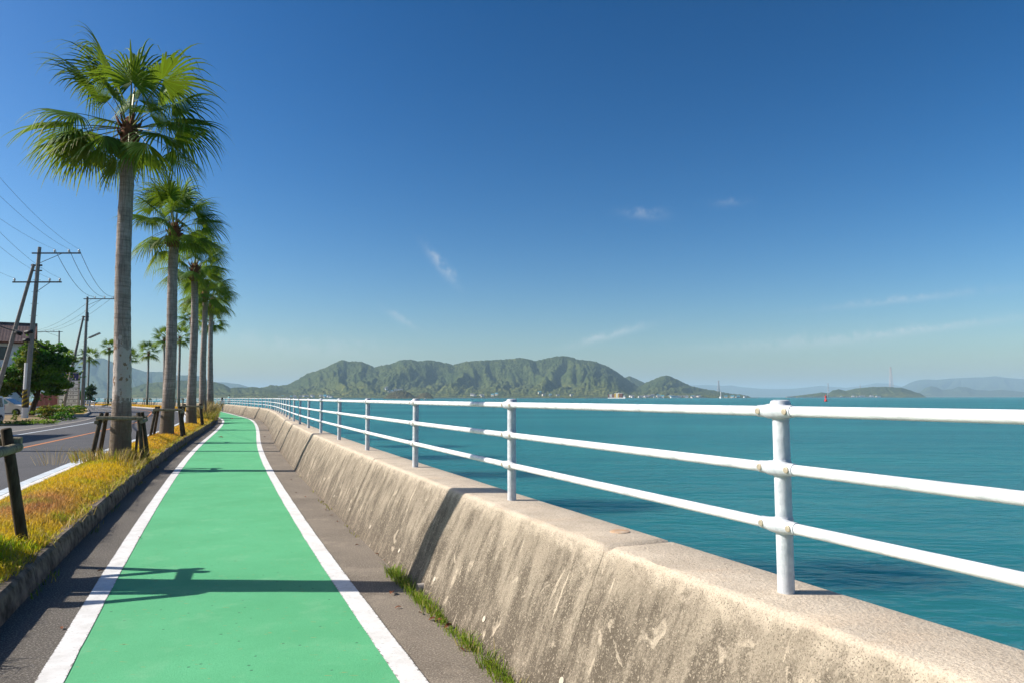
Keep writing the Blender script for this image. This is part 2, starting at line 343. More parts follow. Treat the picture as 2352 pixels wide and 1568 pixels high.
DRYGND = simple('dry_verge_soil', (.30, .21, .11), (.16, .115, .055), 1.4, .95, .4, 20)
FOOTP = m_asphalt('side_asphalt', (.10, .098, .096), (.15, .145, .14), (.22, .21, .20))
BRANCH = simple('tree_bark', (.07, .05, .035), (.03, .022, .016), 5, .95, .6, 20)
TREELEAF = m_attr_leaf('broad_leaf', .42); GRASSM = m_attr_leaf('grass_blade', .48, .6)
DEADLEAF = simple('dead_leaf', (.22, .075, .028), (.12, .04, .018), 30, .8)
RUST = simple('rusty_plate', (.50, .40, .30), (.42, .23, .11), 9, .8, .4, 60)

# ------------------------------------------------------------------ sun, sky, air
EL = R(34); AZ_DIR = Vector((-math.cos(EL), .02, math.sin(EL))).normalized()
sun_d = bpy.data.lights.new('sun', 'SUN'); sun_d.energy = 5.0; sun_d.angle = R(.5); sun_d.color = (1.0, .93, .83)
sun = bpy.data.objects.new('sun', sun_d); COL.objects.link(sun); sun.rotation_euler = AZ_DIR.to_track_quat('Z', 'Y').to_euler()
w = bpy.data.worlds.new('World'); sc.world = w; w.use_nodes = True; nt = w.node_tree; bg = nt.nodes['Background']
sky = N(nt, 'ShaderNodeTexSky', sky_type='NISHITA', sun_disc=False, sun_elevation=EL, sun_rotation=R(-90), altitude=0, air_density=1.0, dust_density=1.2, ozone_density=2.2)
hs = N(nt, 'ShaderNodeHueSaturation', inp={'Saturation': 1.26, 'Value': 1.0, 'Hue': .5}); gm = N(nt, 'ShaderNodeGamma', inp={'Gamma': 1.5}); nt.links.new(sky.outputs[0], gm.inputs[0]); nt.links.new(gm.outputs[0], hs.inputs['Color'])
skyc = hs.outputs[0]
gen = N(nt, 'ShaderNodeTexCoord').outputs['Generated']
cl_sum = None; n1 = noise(nt, gen, 55, 3, .7); w3 = mth(nt, 'MULTIPLY', mth(nt, 'SUBTRACT', n1, .5), 3.4); n2 = ramp(nt, n1, [(.32, .2), (.62, 1.0)])
for (px, py, wx, wy, ang, amp, nsc) in ((1012, 608, 46, 10, 52, .42, 60), (1480, 492, 40, 10, 4, .22, 50), (1676, 465, 30, 8, -4, .12, 60), (1395, 772, 80, 8, -15, .42, 40),
        (920, 733, 34, 7, 32, .26, 50), (2060, 690, 130, 7, -6, .26, 30), (2110, 758, 150, 8, -7, .36, 26), (1820, 790, 190, 16, -3, .22, 20),
        (700, 800, 170, 22, 4, .22, 18), ):
    c = ray(px, py).normalized(); e1 = ray(px + 50 * math.cos(R(ang)), py + 50 * math.sin(R(ang))).normalized(); e1 = (e1 - c * e1.dot(c)).normalized(); e2 = c.cross(e1)
    def dotn(v):
        n = N(nt, 'ShaderNodeVectorMath', operation='DOT_PRODUCT'); nt.links.new(gen, n.inputs[0]); n.inputs[1].default_value = v; return n.outputs['Value']
    a = mth(nt, 'MULTIPLY', dotn(e1), F / wx); b_ = mth(nt, 'MULTIPLY', dotn(e2), F / wy)
    b_ = mth(nt, 'ADD', b_, w3)
    d2 = mth(nt, 'ADD', mth(nt, 'MULTIPLY', a, a), mth(nt, 'MULTIPLY', b_, b_))
    g = mth(nt, 'POWER', .368, d2)
    g = mth(nt, 'MULTIPLY', g, amp)
    cl_sum = g if cl_sum is None else mth(nt, 'ADD', cl_sum, g)
skyc = mix(nt, mth(nt, 'MULTIPLY', mth(nt, 'MULTIPLY', cl_sum, n2), mth(nt, 'GREATER_THAN', dotn((0, 1, 0)), .2)), skyc, (14.0, 14.6, 15.0))
nt.links.new(skyc, bg.inputs[0]); bg.inputs[1].default_value = .034
sc.view_settings.view_transform = 'Standard'; sc.view_settings.look = 'None'; sc.view_settings.exposure = .67; sc.view_settings.gamma = 1.0

SEA = -2.3
hz, nt, b = new_mat('haze_air'); nt.nodes.remove(b)
pv = N(nt, 'ShaderNodeVolumePrincipled'); pv.inputs['Color'].default_value = (.53, .80, .98, 1); pv.inputs['Density'].default_value = .000075; pv.inputs['Anisotropy'].default_value = 0.0
nt.links.new(pv.outputs[0], nt.nodes['Material Output'].inputs['Volume'])
o = MB().box((0, 11000, 213), (46000, 36000, 446)).build('haze', hz); tag(o, kind='stuff')

# ------------------------------------------------------------------ the coast curve (line of the railing posts)
KP = np.array([(10.16, -17.45), (5.15, -6.0), (1.188, 3.086), (-.01, 5.8), (-1.19, 8.52), (-4.72, 17.1), (-5.9, 20.1), (-8.1, 25.8), (-13.9, 41.5), (-19.3, 55), (-24.6, 66),
               (-31, 79), (-39.5, 95), (-56.6, 120), (-73.3, 142), (-93.3, 158), (-112, 166), (-140, 172), (-200, 178), (-320, 182)], float)
def catmull(P, per=40):
    P = np.vstack([2 * P[0] - P[1], P, 2 * P[-1] - P[-2]]); out = []
    for i in range(1, len(P) - 2):
        t = np.linspace(0, 1, per, endpoint=False)[:, None]; a, b, c, d = P[i - 1], P[i], P[i + 1], P[i + 2]
        out.append(.5 * (2 * b + (c - a) * t + (2 * a - 5 * b + 4 * c - d) * t ** 2 + (3 * b - a - 3 * c + d) * t ** 3))
    out.append(P[-2:-1]); return np.vstack(out)
kc = catmull(KP); kl = np.concatenate([[0], np.cumsum(np.linalg.norm(np.diff(kc, axis=0), axis=1))])
S_all = np.arange(0, kl[-1], .25); KX = np.interp(S_all, kl, kc[:, 0]); KY = np.interp(S_all, kl, kc[:, 1])
for _ in range(3):
    for A in (KX, KY):
        ker = np.ones(25) / 25; pad = np.concatenate([2 * A[0] - A[12:0:-1], A, 2 * A[-1] - A[-2:-14:-1]]); A[:] = np.convolve(pad, ker, 'valid')
TX = np.gradient(KX); TY = np.gradient(KY); L_ = np.hypot(TX, TY); TX /= L_; TY /= L_
s_post1 = float(np.interp(3.086, KY[:400], S_all[:400])); S_all -= s_post1; SMAX = float(S_all[-1])
def K(s, off=0.0):
    s = np.asarray(s, float); x = np.interp(s, S_all, KX); y = np.interp(s, S_all, KY); tx = np.interp(s, S_all, TX); ty = np.interp(s, S_all, TY)
    q = np.hypot(tx, ty); return x + off * ty / q, y - off * tx / q
def Kp(s, off, z): x, y = K(s, off); return Vector((float(x), float(y), z))
def Kang(s): return math.atan2(float(np.interp(s, S_all, TY)), float(np.interp(s, S_all, TX)))
def s_of_Y(Y): i = int(np.argmax(KY >= Y)); return float(S_all[i])
S0 = -14.0; SE = SMAX - 1
def srange(a=S0, b=SE, near=.25, far=1.0):
    return np.concatenate([np.arange(a, min(40, b), near), np.arange(40, b, far)]) if b > 40 else np.arange(a, b, near)
def ribbon(name, offs, zs, mats, s=None, kind='structure', uvs=None, parent=None, smooth=False, jit=0.0, jseed=0):
    s = srange() if s is None else s; M = len(offs); n = len(s); V = np.zeros((n, M, 3))
    for j, (o_, z_) in enumerate(zip(offs, zs)):
        oo = np.full(n, o_) + (jit * (fbm(s * 3.1, s * 0 + j * 9.7 + jseed, 3, 5) - .5) * 2 if jit else 0)
        V[:, j, 0], V[:, j, 1] = K(s, oo); V[:, j, 2] = z_
    idx = np.arange(n * M).reshape(n, M)
    Fq = np.stack([idx[:-1, :-1], idx[1:, :-1], idx[1:, 1:], idx[:-1, 1:]], -1).reshape(-1, 4)[:, ::-1]
    me = np_mesh(name, V.reshape(-1, 3), Fq)
    if uvs is not None:
        uv = np.zeros((n, M, 2)); uv[:, :, 0] = s[:, None]; uv[:, :, 1] = np.asarray(uvs)[None]
        l = me.uv_layers.new(name='UVMap'); vi = np.zeros(len(me.loops), np.int32); me.loops.foreach_get('vertex_index', vi); l.data.foreach_set('uv', uv.reshape(-1, 2)[vi].ravel().astype(np.float32))
    o = link_mesh(name, me, mats, parent, smooth)
    if kind: tag(o, kind=kind)
    return o

# sea and land
o = MB().add([(-22000, -6000, SEA), (22000, -6000, SEA), (22000, 28000, SEA), (-22000, 28000, SEA)], [(0, 1, 2, 3)]).build('sea', WATER, fix=False); tag(o, kind='structure')
ss = np.arange(S0 - 2, SE, 2.0); gx, gy = K(ss, -.3)
bm = bmesh.new(); vs = [bm.verts.new((x, y, -.02)) for x, y in zip(gx, gy)] + [bm.verts.new(p) for p in ((-330, 160, -.02), (-330, -40, -.02), (0, -40, -.02))]
fc = bm.faces.new(vs); bmesh.ops.triangulate(bm, faces=[fc]); bmesh.ops.recalc_face_normals(bm, faces=bm.faces); me = bpy.data.meshes.new('ground'); bm.to_mesh(me); bm.free()
o = link_mesh('ground', me, FOOTP); tag(o, kind='structure')

B_ = -.59                                         # foot of the wall, measured from the post line
ribbon('path', [-2.0, B_ + .1], [0, 0], PATH); ribbon('path', [-3.70, -2.0], [0, 0], PATHL)
ribbon('cycle_lane', [-3.07, -1.19], [.004, .004], GREEN)
ribbon('lane_line', [-3.21, -3.055], [.008, .008], WLINE, jit=.006, uvs=[0, 1])
ribbon('lane_line', [-1.215, -1.055], [.008, .008], WLINE, jit=.006, jseed=3, uvs=[0, 1])
ribbon('road', [-12.6, -5.25], [0, 0], ROAD)
ribbon('road_line', [-5.70, -5.55], [.004, .004], WLINE, jit=.01, uvs=[0, 1])
ribbon('road_line', [-5.92, -5.71], [.004, .004], BLUEISH, jit=.01, jseed=2)
ribbon('centre_line', [-8.80, -8.66], [.004, .004], ORANGE, jit=.01)
ribbon('road_line', [-11.65, -11.50], [.004, .004], BLUEISH, jit=.01, jseed=5)
ribbon('gutter', [-12.72, -12.6], [.03, .03], CONC)

# kerb along the path and the grass strip behind it
MBk = MB()
def kerb_blocks(name, foot, top, back, h, L=.6, mat=KERB, s1=SE):
    Mk = MB(); s = S0
    while s < s1:
        l = L if s < 60 else 2.4
        a, b = s + .006, s + l - .006; js = random.uniform(-.006, .006); jz = random.uniform(-.006, .006)
        sg = 1 if foot > back else -1
        prof = [(foot, -.05), (foot - .008 * sg, .06), (top + .012 * sg + js, h - .03 + jz), (top - .018 * sg + js, h + jz), (back + js, h + jz), (back, -.05)]
        P = [Kp(q, o_, z_) for q in (a, b) for o_, z_ in prof]; n = len(prof)
        Mk.add(P, [tuple(range(n)), tuple(range(2 * n - 1, n - 1, -1))] + [(i, i + n, (i + 1) % n + n, (i + 1) % n) for i in range(n)])
        s += l
    o = Mk.build(name, mat); tag(o, kind='structure')
kerb_blocks('kerb', -3.68, -3.725, -3.85, .205)
kerb_blocks('kerb', -5.36, -5.33, -5.21, .13, 1.0, CONC)
so = [-3.84, -4.05, -4.35, -4.65, -4.95, -5.22]; sz = [.17, .25, .31, .30, .21, .10]
ribbon('grass_strip', so, sz, SOIL, smooth=True)
def strip_z(off): return np.interp(-np.asarray(off), [-q for q in so], sz)

# blades
def blades(name, x, y, z, h, wd, colr, lean, parent=None, seed=0, kind='stuff'):
    g = np.random.default_rng(seed); n = len(x); a = g.uniform(0, 2 * np.pi, n); dx, dy = np.cos(a), np.sin(a); la = g.uniform(0, 2 * np.pi, n)
    lx, ly = np.cos(la) * lean * h, np.sin(la) * lean * h
    V = np.zeros((n, 5, 3)); px, py = -dy * wd / 2, dx * wd / 2
    V[:, 0] = np.stack([x - px, y - py, z - .02], -1); V[:, 1] = np.stack([x + px, y + py, z - .02], -1)
    V[:, 2] = np.stack([x + lx * .35 - px * .75, y + ly * .35 - py * .75, z + h * .6], -1); V[:, 3] = np.stack([x + lx * .35 + px * .75, y + ly * .35 + py * .75, z + h * .6], -1)
    V[:, 4] = np.stack([x + lx, y + ly, z + h * (1 - .25 * lean)], -1)
    i = np.arange(n) * 5; T = np.concatenate([np.stack([i, i + 1, i + 3], -1), np.stack([i, i + 3, i + 2], -1), np.stack([i + 2, i + 3, i + 4], -1)])
    me = np_mesh(name, V.reshape(-1, 3), T); cattr(me, 'Col', np.repeat(colr, 5, 0)); o = link_mesh(name, me, GRASSM, parent)
    if kind: tag(o, kind=kind)
    return o
def grass_strip():
    X = []; Y = []; Z = []; H = []; W = []; C = []
    for s0, s1, dens, h0, w0 in ((-6, 3, 900, .11, .011), (3, 9, 2600, .105, .0085), (9, 17, 1700, .11, .011), (17, 30, 700, .13, .017), (30, 60, 330, .15, .028), (60, 110, 130, .22, .05), (110, 260, 60, .28, .09)):
        n = int((s1 - s0) * 1.45 * dens * 1.1); s = rng.uniform(s0, s1, n); off = rng.uniform(-5.24, -3.80, n)
        x, y = K(s, off); z = strip_z(off)
        big = fbm(x * .55, y * .55, 3, 3); sml = fbm(x * 2.2, y * 2.2, 3, 8); r1 = rng.random(n)
        yel = np.array([.66, .47, .022]); org = np.array([.68, .31, .035]); brn = np.array([.50, .25, .09]); grn = np.array([.17, .36, .012]); lim = np.array([.46, .48, .018])
        e = np.clip((off + 4.12) / .35, 0, 1)
        wg = np.clip((sml - .56) * 3.0, 0, 1) * .7 + e * .35 * np.clip((sml - .35) * 4, 0, 1)
        near = np.clip((7.0 - s) / .9, 0, 1) * np.clip((s - 3.2) / .6, .3, 1); wg = np.clip(wg + near * np.clip(.75 + (sml - .45) * 3, 0, 1), 0, 1)
        brown = np.exp(-((s - 8.5) / 1.25) ** 2 - ((off + 4.4) / .5) ** 2)
        orange = np.clip((big - .5) * 5, 0, 1) * .4 + np.clip((s - 17) / 10, 0, .4)
        c = yel * np.ones((n, 1)); c = c + (org - c) * np.clip(orange, 0, 1)[:, None]; c = c + (brn - c) * np.clip(brown * 1.3, 0, 1)[:, None]
        g_ = np.where((r1 < .5)[:, None], grn, lim); c = c + (g_ - c) * wg[:, None]
        c *= rng.uniform(.7, 1.25, n)[:, None]; st = rng.random(n) < .08; c[st] = np.array([.42, .33, .14]) * rng.uniform(.7, 1.1, st.sum())[:, None]
        h = h0 * .82 * rng.uniform(.4, 1.15, n) * (1 + near * .5); h *= .75 + .6 * sml
        X.append(x); Y.append(y); Z.append(z); H.append(h); W.append(w0 * rng.uniform(.7, 1.2, n)); C.append(c)
    X, Y, Z, H, W, C = map(np.concatenate, (X, Y, Z, H, W, C))
    blades('grass', X, Y, Z, H, W, C, rng.uniform(.2, 1.1, len(X)), seed=4)
grass_strip()
def tuft(name, c, rad, n, h, wd, cols, label, cat, group, seed, lean=(.2, .9)):
    g = np.random.default_rng(seed); r = rad * np.sqrt(g.random(n)); a = g.uniform(0, 6.283, n)
    col = np.array(cols)[g.integers(0, len(cols), n)] * g.uniform(.7, 1.2, n)[:, None]
    o = blades(name, r * np.cos(a), r * np.sin(a), 0 * r, h * g.uniform(.4, 1, n), wd * g.uniform(.7, 1.2, n), col, g.uniform(*lean, n), seed=seed, kind=None)
    o.location = c; return tag(o, label, cat, group)

# weeds in the joint at the foot of the wall
def foot_weeds():
    s = np.concatenate([rng.uniform(-4.5, 4.5, 4600)]); s = s[fbm(s * 2.4, s * 0 + 4, 3, 2) > .16]
    s = s[(s > -4.5)]; n = len(s); x, y = K(s, B_ - .045 + rng.normal(0, .03, n)); hh = .105 * (1.15 - .35 * np.clip((s + 1.5) / 4.5, 0, 1)) * rng.uniform(.25, 1.4, n) * np.clip(-.25 + 2.4 * fbm(s * 3.3, s * 0 + 1, 3, 9), .2, 1.7)
    c = np.where((rng.random(n) < .55)[:, None], np.array([.16, .27, .018]), np.array([.27, .34, .03])) * rng.uniform(.65, 1.2, n)[:, None]
    k = rng.random(n) < .1; c[k] = (.42, .34, .13)
    blades('wall_foot_grass', x, y, x * 0, hh, .0065 * rng.uniform(.6, 1.3, n), c, rng.uniform(.3, 1.5, n), seed=9)
    s = rng.uniform(4.5, 16, 260); s = s[fbm(s * 1.5, s * 0 + 2, 2, 3) > .6]; n = len(s); x, y = K(s, B_ - .03 + rng.normal(0, .02, n))
    blades('wall_foot_grass', x, y, x * 0, .05 * rng.uniform(.4, 1.2, n), .009 + 0 * x, np.array([.26, .26, .03]) * rng.uniform(.6, 1.2, n)[:, None], rng.uniform(.3, 1, n), seed=10)
foot_weeds()
s = rng.uniform(1, 60, 1500); s = s[fbm(s * 1.1, s * 0 + 6, 3, 12) > .6]; n = len(s); x, y = K(s, -3.66 + np.abs(rng.normal(0, .035, n)))
blades('kerb_foot_grass', x, y, x * 0, .085 * rng.uniform(.3, 1.2, n), .010 + 0 * x, np.where((rng.random(n) < .5)[:, None], np.array([.15, .24, .02]), np.array([.40, .32, .09])) * rng.uniform(.6, 1.2, n)[:, None], rng.uniform(.3, 1.3, n), seed=14)
s = rng.uniform(-2, 50, 5200); s = s[fbm(s * 1.6, s * 0 + 3, 3, 22) > .44]; n = len(s); x, y = K(s, -3.80 + rng.normal(0, .03, n))
blades('kerb_edge_grass', x, y, .19 + 0 * x, .15 * rng.uniform(.4, 1.3, n), .010 + .0004 * s, np.where((rng.random(n) < .5)[:, None], np.array([.42, .40, .03]), np.array([.50, .36, .10])) * rng.uniform(.6, 1.2, n)[:, None], rng.uniform(.6, 1.5, n), seed=15)

# ------------------------------------------------------------------ the seawall: cast sections with open joints
WH = .859
seawall = empty('seawall', Kp(0, 0, 0), 0, 'long battered concrete seawall along the path, grey streaked and topped by the railing', 'seawall')
prof = [(-.595, -.06, 0.0), (-.59, 0, 0.0), (-.505, .21, .25), (-.42, .43, .5), (-.32, .65, .75), (-.236, .825, .95), (-.224, .845, .98), (-.206, .856, 1.0), (-.18, WH, 1.04), (0, WH, 1.3), (.19, WH, 1.6), (.222, .85, 1.7), (.235, .82, 1.75), (.26, -3.2, 2.5)]
joints = [S0]
joints += [1.12 - 12.5, 1.12]
while joints[-1] < SE: joints.append(joints[-1] + (6.2 if joints[-1] < 70 else 12.4))
joints[-1] = SE
for a, b in zip(joints[:-1], joints[1:]):
    if b - a < .5: continue
    st = .06 if a < 12 and b > -6 else (.25 if a < 45 else 1.0)
    s = np.concatenate([[a + (.0018 if a < 4 else .005)], np.arange(a + .03, b - .02, st), [b - (.0018 if b < 4 else .005)]])
    n = len(s); M = len(prof); V = np.zeros((n, M, 3)); e = np.ones(n); e[0] = e[-1] = 0
    rough = (fbm(s * 5, s * 0, 4, 3) - .5)
    for j, (o_, z_, _) in enumerate(prof):
        dz = np.zeros(n); do = np.zeros(n)
        if 2 <= j <= 11: do += (fbm(s * 2.6, s * 0 + j * 2.2, 4, 7) - .5) * .012
        if 5 <= j <= 8: dz += (fbm(s * 9, s * 0 + j, 3, 4) - .5) * .014; do += (fbm(s * 12, s * 0 + j * 3, 3, 6) - .5) * .014
        if 1 <= j <= 12: do += (1 - e) * (.005 if j < 6 else .010 if j < 9 else -.006); dz -= (1 - e) * (.020 if j > 5 else 0)
        V[:, j, 0], V[:, j, 1] = K(s, o_ + do); V[:, j, 2] = z_ + dz
    V -= np.array(seawall.location)[None, None]
    idx = np.arange(n * M).reshape(n, M); Fq = np.stack([idx[:-1, :-1], idx[1:, :-1], idx[1:, 1:], idx[:-1, 1:]], -1).reshape(-1, 4)[:, ::-1]
    me = np_mesh('wall_section', V.reshape(-1, 3), Fq)
    bm = bmesh.new(); bm.from_mesh(me); bm.verts.ensure_lookup_table()
    bm.faces.new([bm.verts[i] for i in range(M)]); bm.faces.new([bm.verts[(n - 1) * M + i] for i in reversed(range(M))]); bm.to_mesh(me); bm.free()
    uv = np.zeros((n, M, 2)); uv[:, :, 0] = s[:, None]; uv[:, :, 1] = np.array([q[2] for q in prof])[None]
    l = me.uv_layers.new(name='UVMap'); vi = np.zeros(len(me.loops), np.int32); me.loops.foreach_get('vertex_index', vi); l.data.foreach_set('uv', uv.reshape(-1, 2)[vi].ravel().astype(np.float32))
    o = link_mesh('wall_section', me, WALL, seawall, True); me.set_sharp_from_angle(angle=R(40))
# form-tie plugs on the face
def face_pt(s, v):      # v up the face 0..1
    z = v * .80; off = np.interp(z, [0, .21, .43, .65, .80], [-.59, -.505, -.415, -.32, -.24]); return Kp(s, float(off), z)
PLUG = simple('mortar_plug', (.52, .45, .36), (.42, .36, .28), 20, .9)
for sp in (4.6, 3.4, 2.25, 1.1, -.05, -1.2, 6, 7.4, 8.8):
    p = face_pt(sp, .22); q = Kp(sp, -2, 0) - Kp(sp, -1, 0); nrm = (q * .9 + Vector((0, 0, .42))).normalized()
    M_ = MB(); ax = nrm
    M_.tube([p - ax * .012, p + ax * .006], .022, 12)
    o = M_.build('plug', PLUG, seawall); o.location = -Vector(seawall.location)
pl = plan(1424, 1220, WH); M_ = MB(); M_.lathe([(.001, .008), (.04, .008), (.062, .004), (.066, -.004), (.066, -.01)], 20)
o = M_.build('metal_disc', RUST); o.location = (pl.x, pl.y, WH); tag(o, 'round rust-stained metal disc set into the top of the seawall', 'disc')
p = face_pt(3.62, .08); q = (Kp(3, -2, 0) - Kp(3, -1, 0)).normalized()
M_ = MB(); M_.tube([p - q * .05, p + q * .045], .034, 14, 0, False); M_.tube([p + q * .0449, p + q * .03], .028, 14, 1)
o = M_.build('drain_pipe', [CONC, BLKPL]); tag(o, 'short drain pipe stub poking from the foot of the seawall among weeds', 'drain pipe')

# ------------------------------------------------------------------ railing
rail_t = empty('railing', Kp(0, 0, WH), 0, 'three-bar white steel pipe railing standing on top of the seawall', 'railing')
ro = Vector(rail_t.location)
RZ = (.779, .532, .287); PR = .0357; RR = .0232
M_ = MB(); M_.lathe([(PR, -.03), (PR, .79)], 20)
post_me = None
def post_mesh(full):
    M_ = MB(); M_.tube([(0, 0, -.03), (0, 0, .80)], PR, 20 if full else 10)
    if not full:
        for z in RZ: M_.tube([(0, 0, z - .035), (0, 0, z + .035)], .046, 10); M_.tube([(-.10, .03, z), (.10, .03, z)], .029, 8)
        M_.lathe([(.042, .795), (.044, .815), (.03, .828)], 10)
    return M_
def bracket_mesh():
    M_ = MB()
    M_.lathe([(PR + .001, -.036), (.0385, -.030), (.040, -.02), (.040, .02), (.0385, .030), (PR + .001, .036)], 20)
    for sg in (-1, 1):
        M_.tube([(0, .034, 0), (sg * .03, .034, 0), (sg * .06, .030, 0), (sg * .100, .030, 0), (sg * .102, .030, 0)], [.033, .033, .0285, .0265, .024], 14)
    return M_
def bolt_mesh():
    M_ = MB()
    for sg in (-1, 1): M_.tube([(sg * .078, .050, 0), (sg * .078, .0605, 0), (sg * .078, .0615, 0)], [.0135, .0135, .010], 12)
    return M_
post_s = [2.97 * i for i in range(-3, int(SE / 2.97))]
proto = None; far = None
for i, s in enumerate(post_s):
    a = Kang(s) + math.pi; p = Kp(s, 0, WH) - ro
    full = i < 33
    if full:
        if proto is None:
            po = post_mesh(True).build('post', GALV, rail_t, True, True, 40); proto = po
            cm = MB(); cm.lathe([(PR, .782), (.043, .784), (.0445, .80), (.0445, .812), (.040, .824), (.028, .829)], 20); capo = cm.build('cap', GALV, po, True, True, 40)
            br0 = bracket_mesh().build('bracket', GALV, po, True, True, 40); br0.location = (0, 0, RZ[0]); b0 = bolt_mesh()
            br0.data.materials.append(BOLT)
            bm = bmesh.new(); bm.from_mesh(br0.data); me2 = bpy.data.meshes.new('t'); me2.from_pydata(b0.v, [], b0.f); nf = len(bm.faces); bm.from_mesh(me2); bm.faces.ensure_lookup_table()
            for f in bm.faces[nf:]: f.material_index = 1
            bm.to_mesh(br0.data); bm.free()
            for z in RZ[1:]:
                b2 = br0.copy(); COL.objects.link(b2); b2.parent = po; b2.location = (0, 0, z)
            o = po
        else: o = copy_tree(proto, rail_t)
    else:
        if far is None: far = post_mesh(False).build('post', GALV, rail_t, True, True, 40); o = far
        else: o = far.copy(); COL.objects.link(o); o.parent = rail_t
    o.location = p; o.rotation_euler = (0, 0, a + math.pi)
ssr = np.concatenate([np.arange(-11, 40, .99), np.arange(40, SE - 2, 1.5)])
for z in RZ:
    M_ = MB(); x, y = K(ssr, -.030); M_.tube([Vector((a, b, WH + z)) - ro for a, b in zip(x, y)], RR, 14); M_.build('rail', RAILW, rail_t, True, True, 50)

# ------------------------------------------------------------------ palms
def frond_mesh(elev, seed, Lp=1.1, Lb=1.4, nseg=38, spread=118, dry=0.0):
    g = np.random.default_rng(seed)
    e0 = R(elev); bend = R(g.uniform(14, 30)) * (1 if elev > -10 else .5) * (.45 if elev > 50 else 1); n = 7; pos = [np.zeros(3)]; e = e0
    for i in range(n - 1):
        e = e0 - bend * (i + 1) / (n - 1); pos.append(pos[-1] + Lp / (n - 1) * np.array([math.cos(e), 0, math.sin(e)]))
    pos = np.array(pos); tw = R(g.uniform(-25, 25))
    V = []; Fq = []; mi = []; tip = []; tone = []
    # petiole: flat three-sided strap
    wdt = np.linspace(.034, .016, n)
    for i in range(n):
        nn = np.array([-math.sin(e), 0, math.cos(e)])
        for q in ((0, -1, .2), (0, 1, .2), (0, 0, -.5)): V.append(pos[i] + np.array([0, q[1] * wdt[i], 0]) + nn * q[2] * wdt[i]); tip.append(0)
    for i in range(n - 1):
        for k in range(3): a = i * 3 + k; b = i * 3 + (k + 1) % 3; Fq.append((a, b, b + 3, a + 3)); mi.append(1)
    ct, st = math.cos(tw), math.sin(tw)
    T = np.array([math.cos(e), 0, math.sin(e)]); Nn = np.array([-math.sin(e), 0, math.cos(e)]); B = np.array([0, 1., 0]); Nn, B = Nn * ct + B * st, B * ct - Nn * st
    rr = np.array([.03, .16, .30, .40, .52, .64, .76, .88, 1.0]); da = 2 * R(spread) / (nseg - 1)
    fold = g.uniform(.25, .55)
    for k in range(nseg):
        a = -R(spread) + da * k; L = Lb * (.60 + .42 * math.cos(a * .72)) * g.uniform(.85, 1.12)
        d = math.cos(a) * T + math.sin(a) * B - Nn * fold * abs(math.sin(a)) ; d /= np.linalg.norm(d)
        c = -math.sin(a) * T + math.cos(a) * B
        p = pos[-1] + d * rr[0] * L; gr = g.uniform(.5, 1.5) * (1.5 if g.random() < .25 else 1); side = g.normal(0, .10)
        b = len(V); tn = g.uniform(.62, 1.25) * (.8 if k % 2 else 1.1)
        for j, r in enumerate(rr):
            if j > 0:
                q = max(0, r - .40) / .6; dd = d + np.array([0, 0, -1.]) * (gr * q ** 1.5 * 1.35 + .03) + c * side * q; dd /= np.linalg.norm(dd); p = p + dd * (r - rr[j - 1]) * L
            w_ = r * L * da * .52 if r < .40 else .40 * L * da * .52 * max(.05, (1 - (r - .40) / .60)) ** .75
            V += [p - c * w_, p + Nn * w_ * .55, p + c * w_]; tv = min(1, max(0, (r - .72) / .28) * (.55 + .45 * dry) * g.uniform(.3, 1.2)); tip += [tv] * 3; tone += [tn * .82, tn, tn * 1.12]  # pleat shading painted into tone: one edge darker, the other lighter
        for j in range(len(rr) - 1):
            o_ = b + j * 3; Fq += [(o_, o_ + 1, o_ + 4, o_ + 3), (o_ + 1, o_ + 2, o_ + 5, o_ + 4)]; mi += [0, 0]
    tone = tone + [1.0] * 0; me = np_mesh('frond', np.array(V), np.array(Fq), mi); fattr(me, 'tip', tip); fattr(me, 'tone', [1.0] * (n * 3) + tone); return me
ELS = [84, 72, 60, 48, 36, 24, 12, 0, -12, -26, -42, -58]
FR = {}
for el in ELS:
    for v in range(2 if el > -30 else 1):
        for old in ((0, 1) if el <= 0 else (0,)):
            me = frond_mesh(el, 100 + el + v * 37, Lp=1.2 if el < 50 else 1.35, Lb=1.42 if el > -40 else 1.25, dry=1.0 if old else 0)
            me.materials.append(LEAF_OLD if old else LEAF); me.materials.append(PETIOLE); FR[(el, v, old)] = me
def pick(el, v, old):
    e = min(ELS, key=lambda q: abs(q - el)); k = (e, v, old)
    if k not in FR: k = (e, 0, old if (e, 0, old) in FR else 0)
    return FR[k]
def trunk_mesh(H, lean, r0, r1, seed, nr=18):
    nz = 60; g = np.random.default_rng(seed); V = np.zeros((nz, nr, 3)); t = np.linspace(0, 1, nz)
    for i in range(nz):
        z = t[i] * H; r = r1 + (r0 - r1) * (math.exp(-z / 2.6)) * .75 + (r0 - r1) * .25 * (1 - t[i]); r *= 1 + .10 * math.exp(-z / .25)
        ang = np.arange(nr) * 2 * np.pi / nr
        rad = r * (1 + .05 * (fbm(np.cos(ang) * 1.5 + seed, np.full(nr, z * 2.2) + np.sin(ang), 3, seed) - .5) + .025 * math.sin(z * 31 + 3 * vnoise(np.array([z * 3.]), np.array([seed * 1.]))[0]))
        cx = lean[0] * t[i] + .06 * math.sin(3.1 * t[i] + seed) * t[i] * (1 - t[i]) * 4; cy = lean[1] * t[i]
        V[i, :, 0] = cx + rad * np.cos(ang); V[i, :, 1] = cy + rad * np.sin(ang); V[i, :, 2] = z
    idx = np.arange(nz * nr).reshape(nz, nr); nx = np.roll(idx, -1, 1)
    return np_mesh('trunk', V.reshape(-1, 3), np.stack([idx[:-1], nx[:-1], nx[1:], idx[1:]], -1).reshape(-1, 4))
